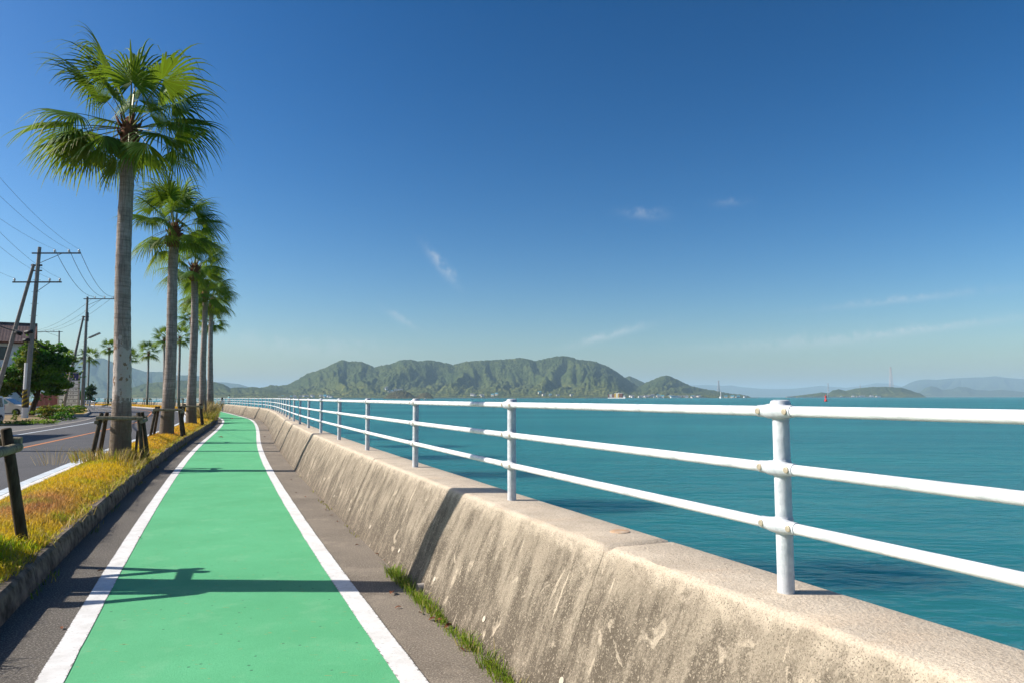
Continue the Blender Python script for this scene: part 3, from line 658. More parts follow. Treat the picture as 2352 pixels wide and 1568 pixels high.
def boots(r, seed):
    g = random.Random(seed); M_ = MB()
    M_.lathe([(r * .98, -.75), (r * 1.10, -.55), (r * 1.28, -.25), (r * 1.35, .0), (r * 1.0, .18), (r * .5, .3)], 12)
    for k in range(30):
        a = g.uniform(0, 6.283); z = g.uniform(-.6, .15); d = Vector((math.cos(a), math.sin(a), 0)); p = d * r * 1.1 + Vector((0, 0, z)); q = p + d * g.uniform(.08, .2) + Vector((0, 0, g.uniform(.05, .25)))
        M_.tube([p, (p + q) / 2 + d * .02, q], [.04, .03, .012], 5)
    return M_
BOOT = boots(.16, 3)
boot_me = BOOT.build('crown_base', FIBRE, None, True); boot_data = boot_me.data; bpy.data.objects.remove(boot_me)
def palm(label, bx, by, zb, top, r0, r1, size, seed, fronds, skew=0.0, group='fan palms in a row along the grass strip', special=None):
    base = Vector((bx, by, zb)); root = empty('fan_palm', base, 0, label, 'palm tree', group)
    top = Vector(top); H = top.z - zb
    tr = link_mesh('trunk', trunk_mesh(H + .1, (top.x - bx, top.y - by), r0, r1, seed), BARKP if seed == 21 else BARK, root, True)
    hub = Vector((top.x - bx, top.y - by, H + .95 * size)); g = random.Random(seed)
    cb = link_mesh('crown_base', boot_data.copy(), [], root); cb.location = hub - Vector((0, 0, .05)); sc_ = r1 / .16; cb.scale = (sc_, sc_, 1.25 * size)
    for (az, el, k, old) in fronds:
        f = bpy.data.objects.new('frond', pick(el, g.randint(0, 1), old)); COL.objects.link(f); f.parent = root; f.location = hub + Vector((math.cos(az), math.sin(az), 0)) * .06 * size
        f.rotation_euler = (g.uniform(-.12, .12), g.uniform(-.08, .08), az); q = size * k; f.scale = (q, q, q)
    return root
def frond_set(seed, n, top=80, low=-50, old_from=-30, k0=1.0):
    g = random.Random(seed); out = []
    for i in range(n):
        t = (i + .5) / n; el = top + 5 + (low - top) * (t ** 1.25) + g.uniform(-6, 6); az = i * 2.39996 + g.uniform(-.3, .3) + seed
        out.append((az, el, k0 * g.uniform(.88, 1.06) * (1.06 if el > 50 else 1), 1 if el < old_from and g.random() < .6 else 0))
    return out
PI = math.pi
def palm_at(label, pbase_px, Y, top_px, top_py, r0, r1, size, seed, fr, zb=.34):
    b = dep(pbase_px, 950, Y); t = dep(top_px, top_py, Y)
    return palm(label, b.x, Y, zb, t, r0, r1, size, seed, fr)
# nearest palm: fronds placed as the photograph shows them (azimuth 0 = towards the sea, -90 = towards the camera)
D = PI / 180
near = [(95 * D, 80, 1.12, 0), (170 * D, 66, 1.16, 0), (-12 * D, 64, 1.10, 0), (-125 * D, 72, 1.05, 0), (40 * D, 74, 1.08, 0), (190 * D, 54, 1.08, 0), (10 * D, 50, 1.0, 0), (110 * D, 56, 1.0, 0), (-60 * D, 58, .9, 0), (-95 * D, 44, .75, 0),
        (165 * D, 28, 1.05, 0), (188 * D, 14, 1.1, 0), (15 * D, 26, 1.0, 0), (-8 * D, 10, 1.08, 0), (60 * D, 34, .9, 0), (130 * D, 36, .9, 0), (215 * D, 22, .95, 0), (-40 * D, 20, .9, 0),
        (202 * D, -6, 1.02, 0), (-150 * D, 0, .95, 0), (-24 * D, -8, 1.0, 0), (-38 * D, -22, .9, 0), (-95 * D, -20, .78, 0), (-140 * D, -24, .98, 1), (175 * D, -24, .88, 1), (100 * D, -14, .85, 0), (28 * D, -16, .88, 0), (-60 * D, -40, .66, 1), (-118 * D, -42, .68, 0), (140 * D, -38, .75, 1)]
palm_at('nearest and tallest-looking fan palm, pale peeling patch on its trunk, inside log props', 279, 16.5, 294, 380, .235, .150, .94, 21, near)
palm_at('second fan palm along the strip, a brown stub hanging below its crown', 384, 26.5, 399, 575, .25, .165, .86, 32, frond_set(3, 28, 82, -46, -25))
palm_at('third fan palm along the strip, orange fibre under its crown, log props at its foot', 440, 37, 447, 650, .27, .165, .86, 43, frond_set(5, 26, 80, -48, -20))
palm_at('fourth fan palm along the strip, rising from tall dry grass', 466, 47.5, 471, 698, .28, .165, .88, 54, frond_set(6, 26, 78, -46, -20))
palm_at('fifth fan palm along the strip, slender trunk swollen and dark at its foot', 482, 58, 486, 716, .30, .165, .92, 65, frond_set(8, 26, 78, -44, -15))
# its neighbour just outside the frame, whose shadow crosses the path
p0 = Vector((-5.30, 6.53, .34))
palm('fan palm outside the picture whose shadow crosses the path', p0.x, p0.y, p0.z, (-5.4, 6.55, 9.6), .235, .15, 1.0, 76, frond_set(2, 18, 80, -40))
farp = [('far fan palm on the bend, its crown hidden behind the nearer row', 485, 758, 68, .80), ('far fan palm on the bend with a crown half hidden by the third trunk', 441, 748, 80, .85),
        ('far fan palm with red-brown upper trunk between the second and third trunks', 413, 790, 113, 1.0), ('far fan palm just left of the second trunk, thin dark stem', 377, 790, 126, 1.0),
        ('far fan palm standing alone with log props midway between the first and second trunks', 341, 822, 139, 1.12), ('far fan palm whose crown peeps past the right side of the first trunk', 299, 833, 147, 1.0),
        ('far fan palm touching the left side of the first trunk', 251, 810, 154, 1.0), ('far fan palm just right of the second utility pole', 205, 832, 158, 1.1), ('farthest fan palm, crown crossed by the leaning prop of the second utility pole', 158, 830, 161, .95)]
for i, (lb, px, py, Y, sz_) in enumerate(farp):
    s = s_of_Y(Y) if Y < 150 else None; t = dep(px, py, Y); bpx = {413: 411, 341: 338, 299: 296, 251: 248, 205: 202, 158: 157}.get(px, px); b = dep(bpx, 920, Y)
    palm(lb, b.x, Y, .3, t, .26 if Y > 100 else .28, .17, sz_, 90 + i, frond_set(10 + i, 20, 76, -40, -20), group='far fan palms along the bend')
# brown flower stalks on the nearest palm
# ------------------------------------------------------------------ log props round the palms
def prop_proto():
    root = empty('tree_support', (0, 0, 0))
    h = 1.0; tq = .40; bq = .56
    for sx in (-1, 1):
        for sy in (-1, 1):
            M_ = MB(); a = Vector((sx * bq * 1.0, sy * bq, -.1)); b = Vector((sx * tq, sy * tq, h + .08)); M_.tube([a, a.lerp(b, .5), b, b + (b - a).normalized() * .012], [.054, .052, .05, .038], 10); M_.build('stake', WOODD, root, True, True, 50)
    for sx in (-1, 1):
        M_ = MB(); x = sx * (tq + .09); M_.tube([(x, -.52, h - .13), (x, .50, h - .11)], [.048, .05], 10); M_.build('crossbar', WOOD, root, True, True, 50)
    for sy in (-1, 1):
        M_ = MB(); y = sy * (tq + .09); M_.tube([(-.50, y, h - .03), (.52, y, h - .05)], [.05, .047], 10); M_.build('crossbar', WOOD, root, True, True, 50)
    return root
pp = prop_proto()
props = [(p0.x + .02, p0.y - .02, .34, .97, 'log prop frame at the picture edge beside the green path, trunk cut off'), (dep(281, 950, 16.5).x, 16.5, .34, .93, 'weathered log prop frame around the nearest palm trunk'),
         (dep(387, 950, 26.5).x, 26.5, .34, .95, 'weathered log prop frame around the second palm trunk'), (dep(441, 950, 37).x, 37, .34, .95, 'weathered log prop frame around the third palm trunk')]
for px, Y, lb in ((411, 113, 'dark prop frame round the far palm right of the second trunk'), (338, 139, 'dark prop frame round the lone far palm on the bend'), (248, 154, 'dark prop frame round the far palm beside the first trunk'), (296, 147, 'dark prop frame peeping out right of the first trunk')):
    props.append((dep(px, 920, Y).x, Y, .3, 1.25, lb))
for i, (x, y, z, k, lb) in enumerate(props):
    o = pp if i == 0 else copy_tree(pp); o.location = (x, y, z); o.rotation_euler = (0, 0, Kang(s_of_Y(min(y, 140))) - PI / 2 + (.0 if i else -.03)); o.scale = (k, k, k); tag(o, lb, 'tree support', 'log props round the palms')
st = dep(512, 1000, 15.4); pst = dep(325, 1000, 16.2)
M_ = MB(); M_.box((0, 0, .3), (.045, .03, .66), Matrix.Rotation(.04, 3, 'Y')); o = M_.build('wooden_stake', WOODD); o.location = (pst.x, 16.0, .32); tag(o, 'thin square wooden stake standing in the grass beside the nearest palm', 'stake')
DRY = [(.36, .27, .12), (.42, .33, .17), (.30, .24, .07)]; GRN = [(.20, .23, .02), (.30, .28, .03), (.36, .26, .05)]
x1 = dep(279, 950, 16.5).x
tuft('dry_grass_tuft', (x1 + .1, 15.9, .30), .75, 700, .38, .011, DRY + GRN, 'dry straw tuft spread round the foot of the nearest palm', 'grass tuft', 'tall grass tufts', 1)
tuft('dry_grass_tuft', (x1 + .95, 15.0, .22), .38, 260, .26, .010, DRY + GRN, 'dry straw tuft hanging over the kerb by the nearest palm', 'grass tuft', 'tall grass tufts', 2, (.5, 1.3))
tuft('dry_grass_tuft', (x1 - .75, 15.3, .28), .35, 34, .6, .008, DRY, 'thin tall straw stalks left of the nearest palm', 'grass tuft', 'tall grass tufts', 3, (.3, 1.1))
for i, (px, Y, r, h, lb) in enumerate(((481, 53, .6, .9, 'tall green and gold grass clump at the end of the strip'), (470, 46, .8, .8, 'tall green and gold grass clump before the fourth palm'), (484, 57, .55, 1.7, 'brown plume grass leaning on the fifth palm'), (470, 47.4, .5, 1.5, 'brown plume grass leaning on the fourth palm'), (487, 61, .5, .9, 'feathery grass clump past the fifth palm'))):
    b = dep(px, 950, Y); tuft('tall_grass_tuft', (b.x, Y, .25), r, 420, h, .03, DRY if 'brown' in lb else GRN + DRY[:1], lb, 'grass tuft', 'tall grass tufts', 20 + i)

# ------------------------------------------------------------------ dead leaves on the path
def leaf_mesh(seed):
    g = random.Random(seed); V = []; n = 6; c = g.uniform(.2, .5)
    for i in range(n + 1):
        t = i / n; wd = .5 * math.sin(math.pi * min(1, t * .93 + .05)) ** .8 * .42; x = t - .5
        V += [(x, -wd + g.uniform(-.02, .02), c * wd * 1.4 + .1 * math.sin(t * 4)), (x, 0, .06 * math.sin(t * 5) + .02), (x, wd + g.uniform(-.02, .02), c * wd * 1.2 + .1 * math.sin(t * 3.3))]
    Fq = [(i * 3 + k, i * 3 + k + 1, i * 3 + k + 4, i * 3 + k + 3) for i in range(n) for k in range(2)]
    me = np_mesh('fallen_leaf', V, Fq); me.materials.append(DEADLEAF); return me
LM = [leaf_mesh(i) for i in range(4)]
leaves = [(900, 1360, .10), (1008, 1424, .09), (1030, 1437, .08), (992, 1420, .06), (965, 1406, .05), (868, 1272, .08), (885, 1285, .05), (1183, 1548, .07), (1125, 1520, .05), (914, 1393, .05), (1060, 1490, .05), (740, 1150, .05), (748, 1170, .06), (760, 1182, .05), (701, 1140, .05), (720, 1078, .05), (668, 1100, .05), (680, 1130, .05),
          (608, 1002, .10), (507, 1003, .22), (820, 1250, .05), (775, 1196, .05), (532, 961, .35), (360, 1060, .07), (320, 1233, .06), (142, 1440, .05), (230, 1310, .06)]
for i, (px, py, sz_) in enumerate(leaves):
    z = .004 if px < 900 else .002; p = plan(px, py, .012); o = bpy.data.objects.new('fallen_leaf', LM[i % 4]); COL.objects.link(o); o.location = p; o.scale = (sz_,) * 3; o.rotation_euler = (random.uniform(-.3, .3), random.uniform(-.3, .3), random.uniform(0, 6.28))
    off_right = px > 600
    lb = {19: 'curled red-brown dead leaf on the dark asphalt beside the kerb at the far bend', 22: 'flattened brown frond scrap lying on the far end of the green lane', 18: 'red-brown dead leaf on the white line at the bend', 0: 'largest crumpled dead leaf on the asphalt near the trunk shadow'}.get(i)
    if lb is None: lb = 'small red-brown dead leaf on the asphalt between white line and seawall' if off_right else 'small dead leaf on the asphalt strip along the kerb'
    tag(o, lb, 'dead leaf', 'dead leaves along the path')

# ------------------------------------------------------------------ terrain across the water
def resample(pts, step):
    p = np.array(pts, float); x = np.arange(p[0, 0], p[-1, 0] + step, step); return x, np.interp(x, p[:, 0], p[:, 1])
class Hill:
    def __init__(s, pts, R0, R1, Rb, mat, step=1.6, rows=70, seed=1, spur=.38, sw=70, rough=5.0, foot=.22, low=.28, crest=0.0, name='hills'):
        px, py = resample(pts, step); n = len(px); s.px = px; s.R0, s.R1 = R0, R1
        H = np.array([max(dep(a, b, R1).z - SEA, 0) for a, b in zip(px, py)]); s.H = H
        t = np.concatenate([np.linspace(0, 1, rows), np.linspace(1, 2, 16)[1:]]); s.t = t; PX, T = np.meshgrid(px, t, indexing='ij')
        Rr = np.where(T <= 1, R0 + (R1 - R0) * T, R1 + (Rb - R1) * (T - 1))
        wx = (PX + (1 - T) * 30 * np.sin(PX / 90 + seed)) / sw
        wrp = fbm(wx * .8 + seed, T * 1.5 + seed, 3, seed) * 1.6
        v = np.abs(2 * fbm(wx * 1.5 + wrp, T * .9 + wrp * .35, 3, seed + 3) - 1); v = np.clip(1 - v * 2.0, 0, 1)
        v2 = np.abs(2 * fbm(wx * 4.5 + wrp, T * 3.5 - wrp, 3, seed + 5) - 1); v2 = np.clip(1 - v2 * 2.2, 0, 1)
        tt = np.clip(T, 0, 1); prof_ = foot * np.minimum(1, tt / .28) ** .8 * (1 - tt ** 2 * .0) * (1 - np.clip((tt - .28) / .72, 0, 1)) + np.clip((tt - .16) / .84, 0, 1) ** 1.02
        prof_ = np.minimum(prof_, 1); back = np.where(T > 1, 1 - np.maximum(T - 1, 0) ** 1.2, 1.0)
        wgt = np.sin(np.pi * np.clip(tt, 0, 1) ** .8) ** .8
        h = H[:, None] * prof_ * (1 - spur * v * wgt - spur * .22 * v2 * wgt) * back
        h = h + (fbm(PX / step * .33, T * rows * .33, 4, seed + 9) - .5) * rough * np.clip(tt * 8, 0, 1) * np.clip(H[:, None] / 25, 0, 1)
        h = np.maximum(h, -.5 + 0 * h); s.h = h
        h[0, :] = np.minimum(h[0, :], 0); h[-1, :] = np.minimum(h[-1, :], 0)
        dx = np.array([ray(a, 911.5)[0] / ray(a, 911.5)[1] for a in px]); s.dx = dx
        V = np.stack([dx[:, None] * Rr, Rr, SEA - .4 + h], -1); m_ = len(t)
        idx = np.arange(n * m_).reshape(n, m_); Fq = np.stack([idx[:-1, :-1], idx[1:, :-1], idx[1:, 1:], idx[:-1, 1:]], -1).reshape(-1, 4)
        me = np_mesh(name, V.reshape(-1, 3), Fq); fattr(me, 'low', np.clip(1.4 - h / (np.maximum(H[:, None], 1) * low + 12), 0, 1).ravel())
        s.o = link_mesh(name, me, mat, None, True); tag(s.o, kind='structure')
    def at(s, px, t):
        i = int(np.clip(np.searchsorted(s.px, px), 1, len(s.px) - 1)); j = int(np.clip(np.searchsorted(s.t, t), 1, len(s.t) - 1))
        Rr = s.R0 + (s.R1 - s.R0) * t; return Vector((s.dx[i] * Rr, Rr, SEA - .4 + float(s.h[i, j])))
def cv(x0, y0, k, pts): return [((x / k + x0) / 1.7415, (y / k + y0) / 1.7415) for x, y in pts]
c5 = cv(960, 1400, 2.2615, [(-90, 430), (-60, 395), (0, 340), (70, 333), (190, 337), (280, 312), (350, 317), (440, 306), (520, 260), (600, 210), (700, 180), (800, 140), (880, 100), (930, 88), (980, 100), (1090, 100), (1150, 125), (1210, 152), (1290, 135), (1350, 125), (1450, 88), (1540, 82), (1610, 98), (1700, 88), (1780, 98), (1860, 115), (1930, 132), (2000, 110), (2060, 98)])
c6 = cv(1900, 1380, 2.138, [(200, 122), (300, 115), (380, 105), (440, 112), (520, 133), (600, 115), (680, 98), (770, 90), (820, 98), (880, 120), (960, 130), (1020, 132), (1080, 155), (1150, 185), (1220, 230), (1280, 272), (1340, 312), (1390, 345), (1420, 346), (1460, 318), (1540, 285), (1600, 258), (1640, 253), (1690, 270), (1760, 305), (1850, 345), (1950, 370), (2060, 385), (2150, 405), (2200, 412), (2260, 418), (2330, 428), (2380, 452)])
HILLM = m_hill('forested_hill', (.038, .062, .018), (.088, .105, .030), (.19, .19, .05))
HILLF = m_hill('far_hill', (.032, .050, .024), (.055, .075, .03), (.11, .12, .045), .012)
main = Hill(c5 + c6, 3100, 4300, 5000, HILLM, seed=4, rows=110, step=1.3, sw=105, spur=.56, rough=11)
Hill(cv(1900, 1380, 2.138, [(1180, 420), (1230, 330), (1290, 272), (1320, 260), (1360, 275), (1450, 318), (1560, 400)]), 4900, 5300, 5700, HILLM, seed=8, rows=30)
# foothills to the left of the main island, behind the people
lf = [(270, 900), (330, 880), (400, 872), (480, 874), (494, 876), (512, 881), (529, 890), (545, 888), (566, 889), (582, 887), (600, 890), (640, 896), (690, 905), (720, 912)]
Hill(lf, 3000, 3700, 4300, HILLM, seed=12, rows=50, foot=.35)
# blue ranges behind the palms
Hill([(40, 905), (90, 850), (132, 831), (180, 826), (215, 823), (234, 822), (255, 831), (293, 841), (331, 853), (372, 853), (398, 861), (433, 861), (457, 863), (480, 873), (520, 893), (560, 905), (600, 911)], 5600, 7200, 8200, HILLF, seed=15, rows=60, sw=60, rough=7)
Hill([(420, 905), (460, 886), (490, 876), (518, 877), (530, 879), (547, 880.5), (569, 887), (600, 894), (650, 908)], 9500, 11000, 12000, HILLF, seed=17, rows=30, sw=50)
Hill([(-420, 905), (-300, 870), (-160, 846), (-40, 858), (60, 872), (130, 893), (170, 909)], 7000, 8400, 9200, HILLF, seed=18, rows=40, sw=60)
c7 = lambda p: cv(2800, 1400, 1.8148, p)
isl = Hill(c7([(600, 352), (625, 335), (650, 333), (720, 325), (830, 312), (880, 303), (940, 308), (960, 290), (1010, 280), (1060, 292), (1130, 275), (1200, 268), (1250, 263), (1350, 263), (1400, 265), (1470, 270), (1520, 285), (1560, 300), (1600, 310), (1640, 335), (1660, 350)]), 4700, 5000, 5300, HILLM, seed=20, rows=40, spur=.2, sw=30, rough=4)
Hill(c7([(1380, 340), (1440, 272), (1480, 258), (1540, 230), (1600, 212), (1650, 208), (1720, 212), (1800, 205), (1880, 200), (1960, 195), (2060, 195), (2150, 187), (2250, 200), (2352, 206), (2500, 215), (2700, 235), (2900, 260), (3200, 330)]), 11500, 13500, 15000, HILLF, seed=22, rows=40, step=2.5, sw=60, rough=10)
Hill(c7([(1520, 335), (1600, 300), (1640, 270), (1680, 258), (1720, 265), (1760, 285), (1830, 280), (1880, 262), (1940, 265), (2000, 285), (2100, 290), (2200, 285), (2352, 300), (2600, 310), (2900, 335)]), 9000, 9600, 10200, HILLF, seed=24, rows=30, step=2.5, sw=50)
Hill(c7([(-500, 330), (-300, 275), (-100, 252), (0, 250), (80, 250), (160, 255), (230, 252), (300, 265), (420, 275), (550, 280), (700, 275), (830, 260), (880, 255), (960, 262), (1060, 270), (1180, 255), (1280, 235), (1380, 240), (1440, 255), (1600, 290), (1700, 330)]), 16500, 18500, 20000, HILLF, seed=26, rows=30, step=3, sw=80)
ISLM = m_hill('islet_scrub', (.06, .062, .022), (.12, .10, .04), (.18, .15, .07), .05)
c5f = lambda p: cv(960, 1400, 2.2615, p)
Hill(c5f([(1295, 436), (1310, 425), (1345, 390), (1400, 368), (1450, 358), (1500, 365), (1545, 385), (1575, 415), (1600, 415), (1620, 400), (1650, 385), (1690, 375), (1720, 390), (1740, 415), (1758, 436)]), 2550, 2600, 2660, ISLM, seed=30, rows=26, spur=.25, sw=12, rough=4, step=.9, name='islet')

def breakwater(a, b, Rr, h, lb, mat=CONC):
    M_ = MB(); p0_, p1_ = dep(a, 911, Rr), dep(b, 911, Rr); n = 6
    for k in range(n):
        q0 = p0_.lerp(p1_, k / n); q1 = p0_.lerp(p1_, (k + 1) / n); hh = h * random.uniform(.75, 1.1); d = (q1 - q0); L = d.length
        M_.box(((q0.x + q1.x) / 2, (q0.y + q1.y) / 2, SEA + hh / 2 - .5), (L, 9 + k * .1, hh + 1), Matrix.Rotation(math.atan2(d.y, d.x), 3, 'Z'), 0, .97)
    tag(M_.build('breakwater', mat), lb, 'breakwater', 'pale breakwaters along the far shore')
breakwater(757, 880, 3050, 3.2, 'pale breakwater left of the brown wooded islet'); breakwater(995, 1180, 3040, 3.4, 'long pale breakwater right of the brown wooded islet')
breakwater(1188, 1300, 3040, 2.6, 'thin pale breakwater left of the cargo ship'); breakwater(1345, 1455, 3060, 3.0, 'pale breakwater in front of the shore village')
breakwater(1590, 1625, 3070, 4.0, 'short pale breakwater right of the shore village'); breakwater(1680, 1740, 3080, 2.6, 'pale breakwater by the white sea marker')
breakwater(1830, 2010, 4640, 5.5, 'pale breakwater along the small right-hand island'); breakwater(1806, 1828, 4650, 9, 'stubby pale block at the tip of the small right-hand island')
# village houses
HW = [simple('house_wall_white', (.66, .66, .65), (.6, .6, .58), .5, .8), simple('house_wall_cream', (.55, .50, .42), (.5, .45, .38), .5, .8)]
HR = [simple('roof_grey', (.16, .16, .17), (.12, .12, .13), .5, .7), simple('roof_brown', (.20, .12, .09), (.16, .1, .07), .5, .7), simple('roof_blue', (.06, .30, .42), (.05, .25, .36), .5, .5)]
HP = []
for i in range(6):
    M_ = MB(); a, b, h = (11, 8, 5.5) if i % 3 else (15, 9, 4.5); M_.box((0, 0, h / 2 - 1), (a, b, h + 2), None, 0)
    M_.prism([(-b / 2 - .6, h), (b / 2 + .6, h), (0, h + 2.6)], -a / 2 - .5, a / 2 + .5, 1, Matrix.Rotation(PI / 2, 4, 'Z'))
    for sx in (-1, 0, 1): M_.box((sx * a * .3, -b / 2 - .02, h * .55), (1.6, .08, 1.5), None, 2)
    ob = M_.build('village_house', [HW[i % 2], HR[(i * 2) % 2 if i != 5 else 2], DARKGL]); HP.append(ob.data); bpy.data.objects.remove(ob)
gv = random.Random(4)
def village(n, p0, p1, t0, t1, lb, grp, hill=main, kk=1.0):
    for i in range(n):
        p = hill.at(gv.uniform(p0, p1), gv.uniform(t0, t1)); o = bpy.data.objects.new('village_house', gv.choice(HP)); COL.objects.link(o); o.location = p + Vector((0, 0, .5)); o.rotation_euler = (0, 0, gv.uniform(-.6, .6)); k = kk * gv.uniform(.75, 1.3); o.scale = (k, k, k); tag(o, lb, 'house', grp)
village(46, 1445, 1610, .004, .075, 'small white house in the shore village right of the cargo ship', 'houses of the shore village')
village(12, 880, 925, .15, .30, 'tiny white house high on the green slope left of the brown islet', 'hillside houses left of the islet')
village(18, 640, 760, .01, .10, 'tiny white house on the low shore behind the far end of the railing', 'shore houses behind the railing')
village(9, 1640, 1740, .005, .04, 'tiny pale house near the tip of the main island', 'houses at the island tip')
village(12, 1850, 2030, .01, .06, 'tiny pale building on the small right-hand island', 'buildings on the small island', isl, 1.2)
village(14, 1060, 1330, .02, .10, 'tiny pale farm building at the foot of the big mountain', 'farm buildings at the mountain foot')
M_ = MB(); M_.box((0, 0, 5), (60, 30, 12), None, 0); M_.box((-4, 0, 14), (58, 32, 6), None, 1); M_.box((34, -3, 7), (22, 24, 8), None, 0)
o = M_.build('warehouse', [HW[0], HR[2]]); p = main.at((1685 / 2.138 + 1900) / 1.7415, .004); o.location = (p.x, 3060, SEA + 1); o.scale = (.55, .55, .55); tag(o, 'waterfront shed with turquoise roof on the far shore', 'shed')

# lattice pylons
PYL = simple('pylon_steel', (.42, .42, .43), (.36, .36, .37), .3, .6); PYR = simple('pylon_red_white', (.55, .45, .43), (.5, .36, .34), .05, .6)
def pylon(px, top, bot, Y, wd, lb, mat, th):
    b = dep(px, bot, Y); t = dep(px, top, Y); H = t.z - b.z; M_ = MB(); n = 9; w0, w1 = wd / 2, wd * .12; lv = [i / n for i in range(n + 1)]
    cor = lambda k, i: Vector(((1, 1, -1, -1)[k] * (w0 + (w1 - w0) * lv[i]), (1, -1, -1, 1)[k] * (w0 + (w1 - w0) * lv[i]), H * lv[i]))
    for k in range(4):
        M_.tube([cor(k, 0), cor(k, n)], [th, th * .7], 4)
        for i in range(n):
            M_.tube([cor(k, i), cor((k + 1) % 4, i + 1)], th * .55, 4); M_.tube([cor((k + 1) % 4, i), cor(k, i + 1)], th * .55, 4); M_.tube([cor(k, i + 1), cor((k + 1) % 4, i + 1)], th * .5, 4)
    root = empty('pylon', (b.x, b.y, b.z - 2), 0, lb, 'pylon', 'lattice pylons across the water'); M_.build('lattice', mat, root)
    A = MB()
    for f in (.80, .88, .96): A.tube([(-wd * .55, 0, H * f), (0, 0, H * f + wd * .06), (wd * .55, 0, H * f)], th * .6, 4)
    A.build('crossarm', mat, root)
pylon(2047.5, 841, 889, 5050, 22, 'tallest pale lattice pylon on the hump of the small right-hand island', PYR, .75)
pylon(1903, 878, 908, 4850, 12, 'slender lattice pylon at the left end of the small right-hand island', PYL, .4)
pylon(1651, 872, 898, 3450, 12, 'lattice pylon on the low tip of the main island', PYL, .5)
pylon(1976, 882, 892, 5100, 7, 'smallest lattice pylon, on the small island left of the tallest one', PYL, .4)

# ------------------------------------------------------------------ vessels and marks on the water
shipY = 2300; b = dep(1417, 913, shipY); ship = empty('cargo_ship', (b.x, shipY, SEA), R(-28), 'moored white-hulled cargo ship with yellow and rust-brown hold walls', 'ship')
u = shipY / F * 1.0                                 # metres per unit of the photograph
L = 41 * u; HULLW = simple('ship_white', (.68, .68, .66), (.6, .6, .58), .2, .6); SHY = simple('ship_yellow', (.55, .36, .05), (.42, .26, .04), .2, .7); SHB = simple('ship_rust', (.16, .05, .025), (.10, .035, .02), .3, .8)
M_ = MB(); P = [(-L / 2, .5), (-L / 2 - 1.5, 3.6), (L / 2 + 2.5, 3.6), (L / 2 - .5, .5)]; P = [(x, z - .9) for x, z in P]; M_.prism(P, -5.5, 5.5); M_.build('hull', HULLW, ship)
M_ = MB(); x0 = -20 * u
M_.box((x0 + 1.5 * u, 0, 8.5), (3 * u, 9.5, 11.4)); M_.build('hold_bulkhead', SHB, ship)
M_ = MB(); M_.box((x0 + 6.2 * u, -.1, 9.0), (6.2 * u, 8.8, 10.2)); M_.build('cargo_block', simple('ship_grey', (.42, .42, .41), (.32, .32, .32), .3, .7), ship)
M_ = MB(); M_.box((x0 + 12.0 * u, 0, 8.2), (5.4 * u, 9.3, 11)); M_.build('hold_bulkhead', SHB, ship)
M_ = MB(); M_.box((x0 + 20.5 * u, -.2, 9.8), (11 * u, 10, 13.6)); M_.build('hold_wall', SHY, ship)
M_ = MB(); M_.box((x0 + 21.5 * u, -5.3, 10.0), (3 * u, .25, 12.5)); M_.build('hold_door', HULLW, ship)
M_ = MB(); M_.box((x0 + 30.3 * u, 0, 9.6), (8 * u, 9.6, 13.2)); M_.build('hold_bulkhead', SHB, ship)
M_ = MB(); M_.box((x0 + 25 * u, 0, 17.2), (20 * u, 10.4, 1.0)); M_.box((x0 + 24 * u, 0, 18.3), (1.2 * u, 1, 1.6)); M_.build('deck_beam', HULLW, ship)
M_ = MB(); M_.box((x0 + 37.5 * u, 0, 5.8), (5 * u, 7, 6.5), None, 0, .85); M_.box((x0 + 38.5 * u, -3.6, 6.6), (3 * u, .1, 1.3), None, 1); M_.build('deckhouse', [HULLW, DARKGL], ship)
RED = simple('buoy_red', (.52, .03, .025), (.40, .025, .02), 1, .5)
bY = 620; b = dep(1897, 920, bY); buoy = empty('navigation_buoy', (b.x, bY, SEA), 0, 'red navigation buoy with lattice top floating before the small island', 'buoy')
k = bY / F
M_ = MB(); M_.lathe([(2.6 * k, -.5), (3.6 * k, .6 * k), (3.7 * k, 2 * k), (2.9 * k, 3 * k)], 16); M_.build('float', RED, buoy, True, True, 40)
M_ = MB(); M_.lathe([(3.0 * k, 2.9 * k), (1.7 * k, 9 * k), (1.6 * k, 10 * k)], 8, ); M_.build('tower', RED, buoy)
M_ = MB(); M_.lathe([(2.6 * k, 10 * k), (2.6 * k, 12.5 * k)], 10); M_.lathe([(.7 * k, 12.5 * k), (.7 * k, 15.5 * k), (.3 * k, 16 * k)], 8); M_.build('lantern', RED, buoy)
M_ = MB(); M_.box((0, -2.3 * k, 6 * k), (1.9 * k, .05, 2.4 * k), Matrix.Rotation(-.2, 3, 'X')); M_.build('number_plate', HULLW, buoy)
b = dep((2103 / 2.138 + 1900) / 1.7415, 913, 2200); M_ = MB(); M_.lathe([(3.2, -1), (3.2, 2), (1.0, 2.2), (.9, 18), (1.6, 18.2), (1.5, 20), (.2, 21)], 10); o = M_.build('sea_marker', HULLW); o.location = (b.x, 2200, SEA); tag(o, 'thin white marker column standing in the water off the island tip', 'marker')
b = dep((1677 / 2.2615 + 960) / 1.7415, 912, 1500); bt = empty('motor_boat', (b.x, 1500, SEA), .4, 'little white motor boat beside the brown wooded islet', 'boat')
M_ = MB(); M_.prism([(-3.2, -.3), (-3.4, 1.1), (4.2, 1.4), (3.0, -.3)], -1.2, 1.2); M_.build('hull', HULLW, bt); M_ = MB(); M_.box((-.4, 0, 2.0), (2.6, 1.7, 1.8), None, 0, .8); M_.build('cabin', HULLW, bt)

